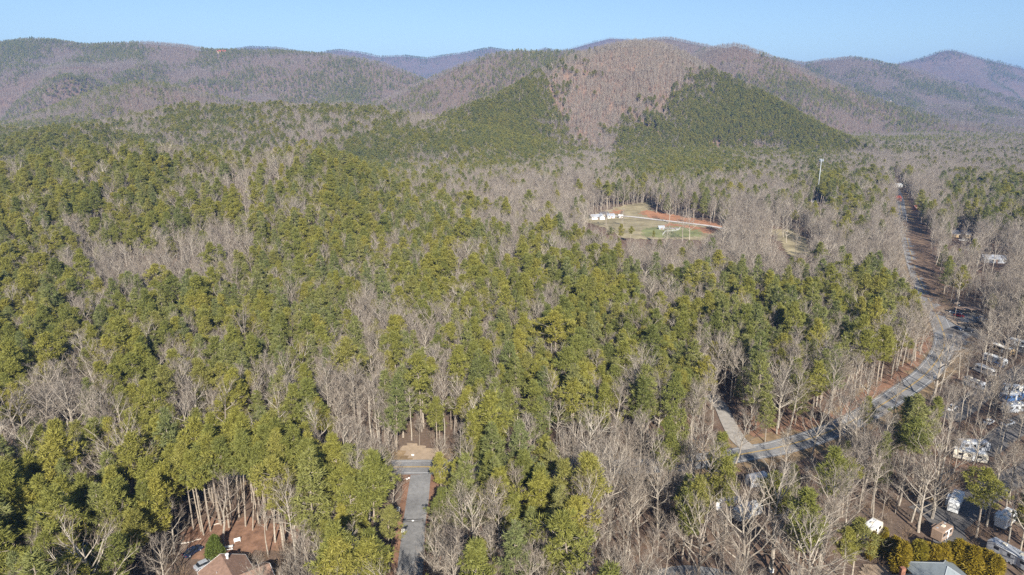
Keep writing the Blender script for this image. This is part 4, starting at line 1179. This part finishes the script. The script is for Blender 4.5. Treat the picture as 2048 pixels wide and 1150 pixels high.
def post_box(pix, label, s):
    p = hit(*pix); r = empty('utility_pedestal', p, 0.2); tag(r, label, 'utility box')
    m = MB(); m.box((0, 0, -0.2), (s, s * 0.8, 1.1 * s + 0.2), 0, 0, 0.94); m.build('housing', M['white'], r)
    m = MB(); m.box((0, 0, 1.1 * s), (s * 1.1, s * 0.9, 0.1), 0, 0, 0.8); m.build('lid', M['beige'], r)
post_box((797, 1024), 'white utility pedestal on the grass uphill of the pipe gate', 0.9)
post_box((806, 1066), 'white utility pedestal downhill of the pipe gate', 0.8)
post_box((1542, 1146), 'white utility pedestal at the foot of the bare trees by the lane', 0.9)
post_box((1642, 943), 'small white marker box by the sandy patch', 0.6)
p = hit(826, 918); r = empty('road_sign', p); tag(r, 'small white sign on the sandy bank across the junction', 'sign')
m = MB(); m.tube([(0, 0, -0.3), (0, 0, 1.4)], [0.04, 0.04], 5); m.build('post', M['steel'], r); m = MB(); m.box((0, -0.05, 0.9), (0.8, 0.03, 0.5)); m.build('sign_plate', M['white'], r)

# ================================================================== planting
TREES = []   # hand-placed: kind, (x, y, z), height
def hero(kind, pix, H, at_top=True, wide=1.0):
    p = above(pix[0], pix[1], H * 0.97) if at_top else hit(*pix)
    TREES.append((kind, p, H, wide)); HOLES.append((p[0], p[1], 3.2))
for a in [(880, 905, 17), (882, 985, 17), (735, 910, 19), (690, 935, 22), (1870, 795, 20), (1742, 800, 18), (1390, 955, 23), (1375, 975, 20), (1700, 920, 17), (1590, 930, 15), (225, 1092, 15), (1465, 925, 22), (1440, 945, 18),
          (1722, 1040, 18), (1700, 1060, 16), (772, 1020, 17), (1030, 990, 20), (1085, 940, 21), (690, 1065, 17), (655, 1075, 16), (960, 1090, 14), (1240, 448, 15), (1262, 454, 13), (1308, 461, 9), (1222, 455, 13), (1090, 1100, 15)]:
    if a[2]: hero('pine', a[:2], a[2])
for a in [(930, 850, 19), (800, 735, 25), (1540, 790, 17), (1000, 760, 26), (660, 560, 27), (1700, 885, 14), (865, 1030, 13)]: hero('wpine', a[:2], a[2])
for a in [(1510, 1000, 24), (1560, 960, 24), (600, 1080, 12), (720, 1075, 12), (890, 1040, 14), (905, 1075, 13), (1660, 960, 22), (1890, 890, 22), (880, 880, 9), (320, 1080, 14), (1455, 455, 16), (1475, 452, 17)]: hero('oak', a[:2], a[2])
hero('snag', (952, 785), 26)
rs = random.Random(3)
for k in range(40):      # straight pines behind the brown-roofed house
    x = 385 + 225 * (k % 20 + rs.random()) / 20
    hero('tallpine', (x, (1048 if k < 20 else 1015) + rs.uniform(-14, 16) + (12 if x < 420 else 0)), rs.uniform(22, 27), False)
# row of golden arborvitae and the round holly
HEDGE = []
row = [(1746, 1062), (1772, 1054), (1792, 1072), (1808, 1080), (1826, 1083), (1842, 1082), (1857, 1086), (1872, 1090), (1888, 1087), (1904, 1083), (1920, 1080), (1936, 1086), (1952, 1094), (1968, 1098), (1984, 1103), (1997, 1110)]
for k, q in enumerate(row):
    H = 7.8 + 0.8 * math.sin(k * 2.7)
    p = above(q[0], q[1], H); HEDGE.append((p, H)); HOLES.append((p[0], p[1], 2.0))
hol = hit(430, 1118); HOLES.append((hol[0], hol[1], 5))

for kx in ('brown', 'grey'):
    hp = hit(441, 1120) if kx == 'brown' else hit(1880, 1140)
    HOLES.extend([(hp[0] + 2, hp[1] - 16, 15), (hp[0] + 4, hp[1] - 30, 12)])
rows = [grow(92, 330, 4.9, 1), grow(330, 900, 5.4, 2), grow(900, 1850, 5.3, 3), grow(1850, 4700, 7.2, 4), grow(4700, 9500, 12.5, 5)]
T = np.concatenate(rows)
KIND = ['pine', 'wpine', 'bare', 'oak']
near = T[T[:, 5] < 420]
px, py, _ = project(near[:, 0], near[:, 1], near[:, 2] + near[:, 3] * 0.75)
inf = (px > -25) & (px < 2073) & (py < 1185)
single = np.zeros(len(near), bool)
nh = {'pine': sum(t[0] in ('pine', 'tallpine') for t in TREES), 'wpine': sum(t[0] == 'wpine' for t in TREES), 'bare': sum(t[0] in ('oak', 'snag') for t in TREES)}
for ks, lim in (((0,), 300 - nh['pine']), ((1,), 300 - nh['wpine']), ((2, 3), 300 - nh['bare'])):
    i = np.nonzero(inf & np.isin(near[:, 4], ks))[0]
    i = i[np.argsort(near[i, 5])][:lim]
    single[i] = True
for x, y, z, H, k, d in near[single]:
    TREES.append((KIND[int(k)], np.array([x, y, z]), H, 1.0))
rest = np.concatenate([near[~single], T[T[:, 5] >= 420]])

LM = {'brown': hit(441, 1120)[:2], 'grey': hit(1880, 1140)[:2], 'farm': hit(1210, 436)[:2]}
def zone(x, y):
    dh = float(dist_path(np.array([x]), np.array([y]), HIGHWAY[:, :2])[0][0])
    ds = float(dist_path(np.array([x]), np.array([y]), SIDE[:, :2])[0][0])
    dg = float(dist_path(np.array([x]), np.array([y]), GRAVEL[:, :2])[0][0])
    k = int(np.argmin(np.hypot(HIGHWAY[:, 0] - x, HIGHWAY[:, 1] - y)))
    south = y < HIGHWAY[k, 1] or x > HIGHWAY[k, 0] + 2 and x > 150
    sx = float(np.interp(y, SIDE[::-1, 1], SIDE[::-1, 0]))
    if dg < 11: return 'beside the pale gravel drive'
    if math.hypot(x - LM['brown'][0], y - LM['brown'][1]) < 24: return 'around the brown-roofed house'
    if south and x > 78 and y < 165: return 'near the golden hedge and grey-roofed house'
    if south and x > 105: return 'among the parked campers'
    if ds < 9: return 'at the edge of the side road'
    if dh < 13: return 'on the verge of the highway'
    if south: return 'between the brown-roofed house and the highway' if x < sx else 'between the side road and the campground'
    if x > 75: return 'on the slope inside the highway bend'
    if x > sx: return 'on the slope opposite the campground woods'
    return 'on the slope opposite the brown-roofed house'
ALLXY = np.array([t[1][:2] for t in TREES]); ALLK = ['pine' in t[0] for t in TREES]
def beside(x, y):
    d = np.hypot(ALLXY[:, 0] - x, ALLXY[:, 1] - y); i = int(np.argsort(d)[1])
    return 'beside a pine' if ALLK[i] else 'beside a bare tree'
SPEC = {'pine': ('pine_tree', 22.0, 'olive-green pine', 'pine tree'), 'tallpine': ('pine_tree', 25.0, 'straight olive-green pine', 'pine tree'), 'wpine': ('white_pine_tree', 23.0, 'layered white pine', 'white pine'),
        'bare': ('leafless_tree', 19.5, 'leafless grey tree', 'bare tree'), 'oak': ('leafless_tree', 16.0, 'spreading leafless tree', 'bare tree'), 'snag': ('leafless_tree', 24.0, 'tall dead pine with bare side branches', 'bare tree')}
rt = random.Random(5)
def plant(kind, p, H, wide, label=None, group=None):
    nm, H0, word, cat = SPEC[kind]
    t, c, _ = rt.choice(PROTO[kind])
    s = H / H0; sw = s * rt.uniform(0.88, 1.15) * wide
    e = empty(nm, (p[0], p[1], p[2] - 0.05), rt.random() * 6.283, (sw, sw, s))
    tl = 0.05 if kind in ('tallpine', 'bare') else 0.03
    e.rotation_euler = (rt.gauss(0, tl), rt.gauss(0, tl), e.rotation_euler[2])
    for n, me_ in (('trunk', t), ('crown', c)): link(bpy.data.objects.new(n, me_), e)
    if label is None:
        sz = 'tall' if H > (23 if 'pine' in kind else 19.5) else ('short' if H < (16 if 'pine' in kind else 14) else 'mid-height')
        sz += ' slender' if sw / s < 0.97 else (' broad' if sw / s > 1.06 else '')
        zn = beside(p[0], p[1]) + ' ' + zone(p[0], p[1])
        label = f'{sz} {word} {zn}'; group = f'{word}s {zone(p[0], p[1])}'
        if kind == 'snag': label, group = 'tall dead pine with bare side branches just uphill of the highway', None
    tag(e, label, cat, group)
for t in TREES: plant(*t)
SPEC['arbor'] = ('arborvitae', 7.0, '', ''); SPEC['holly'] = ('holly_tree', 6.5, '', '')
for k, (p, H) in enumerate(HEDGE):
    plant('arbor', p, H, 1.25 + 0.4 * rt.random() if k > 1 else 0.9, 'golden-green arborvitae in the clipped row above the grey-roofed house' if k > 1 else 'browning arborvitae standing apart at the thin end of the hedge row', 'arborvitae of the hedge row' if k > 1 else 'thin end arborvitae')
plant('holly', hol, 6.4, 1.0, 'dense rounded holly tree in front of the pine yard', None)
tr = TREES

# ---------------- everything further off: scattered woods
def collection(kinds, far=False):
    c = bpy.data.collections.new('_'.join(kinds) + '_kinds'); off = {}; i = 0
    for k in kinds:
        off[k] = (i, len(PROTO[k]))
        for t in PROTO[k]:
            c.objects.link(bpy.data.objects.new(f'{i:03d}_{k}', t[2])); i += 1
    return c, off
def scatter(name, pts, var, rot, scl, coll, label, cat):
    me = bpy.data.meshes.new(name); me.vertices.add(len(pts)); me.vertices.foreach_set('co', np.ascontiguousarray(pts, float).ravel())
    a = me.attributes.new('var', 'INT', 'POINT'); a.data.foreach_set('value', var.astype(np.int32))
    for nm, arr in (('rot', rot), ('scl', scl)):
        a = me.attributes.new(nm, 'FLOAT_VECTOR', 'POINT'); a.data.foreach_set('vector', np.ascontiguousarray(arr, float).ravel())
    o = link(bpy.data.objects.new(name, me)); tag(o, label, cat, kind='stuff')
    g = bpy.data.node_groups.new(name + '_scatter', 'GeometryNodeTree')
    g.interface.new_socket('Geometry', in_out='INPUT', socket_type='NodeSocketGeometry'); g.interface.new_socket('Geometry', in_out='OUTPUT', socket_type='NodeSocketGeometry')
    N = g.nodes; gi = N.new('NodeGroupInput'); go = N.new('NodeGroupOutput'); ip = N.new('GeometryNodeInstanceOnPoints'); ci = N.new('GeometryNodeCollectionInfo')
    ci.inputs['Collection'].default_value = coll; ci.inputs['Separate Children'].default_value = True; ci.inputs['Reset Children'].default_value = True
    ip.inputs['Pick Instance'].default_value = True
    def na(n, ty):
        q = N.new('GeometryNodeInputNamedAttribute'); q.data_type = ty; q.inputs[0].default_value = n; return q.outputs[0]
    L = g.links
    L.new(gi.outputs[0], ip.inputs['Points']); L.new(ci.outputs[0], ip.inputs['Instance'])
    L.new(na('var', 'INT'), ip.inputs['Instance Index']); L.new(na('rot', 'FLOAT_VECTOR'), ip.inputs['Rotation']); L.new(na('scl', 'FLOAT_VECTOR'), ip.inputs['Scale'])
    L.new(ip.outputs[0], go.inputs[0])
    o.modifiers.new('scatter', 'NODES').node_group = g
    return o
def woods(name, A, kindmap, label, cat):
    """A: tree rows; kindmap: kind number -> (prototype kind, its height)"""
    kinds = sorted(set(v[0] for v in kindmap.values()))
    coll, off = collection(kinds)
    var = np.zeros(len(A), int); H0 = np.ones(len(A))
    for k, (nm, h0) in kindmap.items():
        m = A[:, 4] == k
        var[m] = off[nm][0] + rng.integers(0, off[nm][1], m.sum()); H0[m] = h0
    s = A[:, 3] / H0; sw = s * rng.uniform(0.85, 1.18, len(A)) * np.where((A[:, 5] > 900) & np.isin(A[:, 4], (0, 1)), 1.3, 1.0)
    rot = np.column_stack([rng.normal(0, 0.03, len(A)), rng.normal(0, 0.03, len(A)), rng.random(len(A)) * 6.283])
    pts = A[:, :3].copy(); pts[:, 2] -= 0.1
    scatter(name, pts, var, rot, np.column_stack([sw, sw, s]), coll, label, cat)
FARD = 1900
farm = rest[:, 5] > FARD
cone = rest[~farm]
isg = np.isin(cone[:, 4], (0, 1))
woods('pine_forest', cone[isg], {0: ('pine', 22.0), 1: ('wpine', 23.0)}, 'olive-green pine forest covering the hills beyond the highway', 'forest')
woods('leafless_forest', cone[~isg], {2: ('bare', 19.5), 3: ('oak', 16.0)}, 'grey leafless winter forest in the valley and on the slopes', 'forest')
fr = rest[farm].copy()
vf = fr[:, 5] > 4700
fr[vf, 3] *= 1.1
woods('mountain_forest', fr, {0: ('pine_far', 20.0), 1: ('pine_far', 20.0), 2: ('bare_far', 18.0), 3: ('bare_far', 18.0)}, 'brown and green winter woods on the far mountains', 'forest')

# underbrush between the near trees
X, Y, Z, r = candidates(92, 420, 3.4, 21)
k = np.ones(len(X), bool)
for path, hw_ in CLEAR_PATHS: k &= dist_path(X, Y, path[:, :2])[0] > hw_ + 0.8
for hx, hy, hr in HOLES: k &= np.hypot(X - hx, Y - hy) > min(hr, 5)
k &= r.random(len(X)) < np.clip(0.55 + 0.9 * fbm(X / 22, Y / 22, 55, 3), 0.08, 0.95)
a, b, _ = project(X, Y, Z); k &= ~(inside(a, b, OPEN[9][0]) | inside(a, b, OPEN[1][0]))
PROTO['brush'] = [(None, None, brush_parts(600 + s).mesh('brush', M['brush'])) for s in range(5)]
coll, off = collection(['brush'])
n = int(k.sum())
s = rng.uniform(0.5, 1.25, n)
scatter('underbrush', np.column_stack([X, Y, Z])[k], rng.integers(0, 5, n), np.column_stack([np.zeros(n), np.zeros(n), rng.random(n) * 6.283]), np.column_stack([s, s, s]), coll, 'dry brown underbrush between the trees near the highway', 'underbrush')
print('TREES', len(TREES), 'rest', len(rest), 'near', int((~farm).sum()), 'far', int(farm.sum()), 'brush', n)

# ------------------------------------------------------------------ haze
HZ0 = float(GZ.min()) - 1.0
HZ1 = float(GZ.max()) + 60
mb = MB(); mb.box((0, 6200, HZ0), (21000, 15000, HZ1 - HZ0))
hm = bpy.data.materials.new('haze_air'); hm.use_nodes = True
t = hm.node_tree; t.nodes.remove(t.nodes['Principled BSDF'])
pv = t.nodes.new('ShaderNodeVolumePrincipled')
pv.inputs['Color'].default_value = (0.20, 0.42, 0.88, 1); pv.inputs['Density'].default_value = 0.85e-4; pv.inputs['Anisotropy'].default_value = 0.0
t.links.new(pv.outputs[0], t.nodes['Material Output'].inputs['Volume'])
hz = mb.build('haze', hm); tag(hz, 'thin blue haze over the valley and mountains', 'haze', kind='stuff')
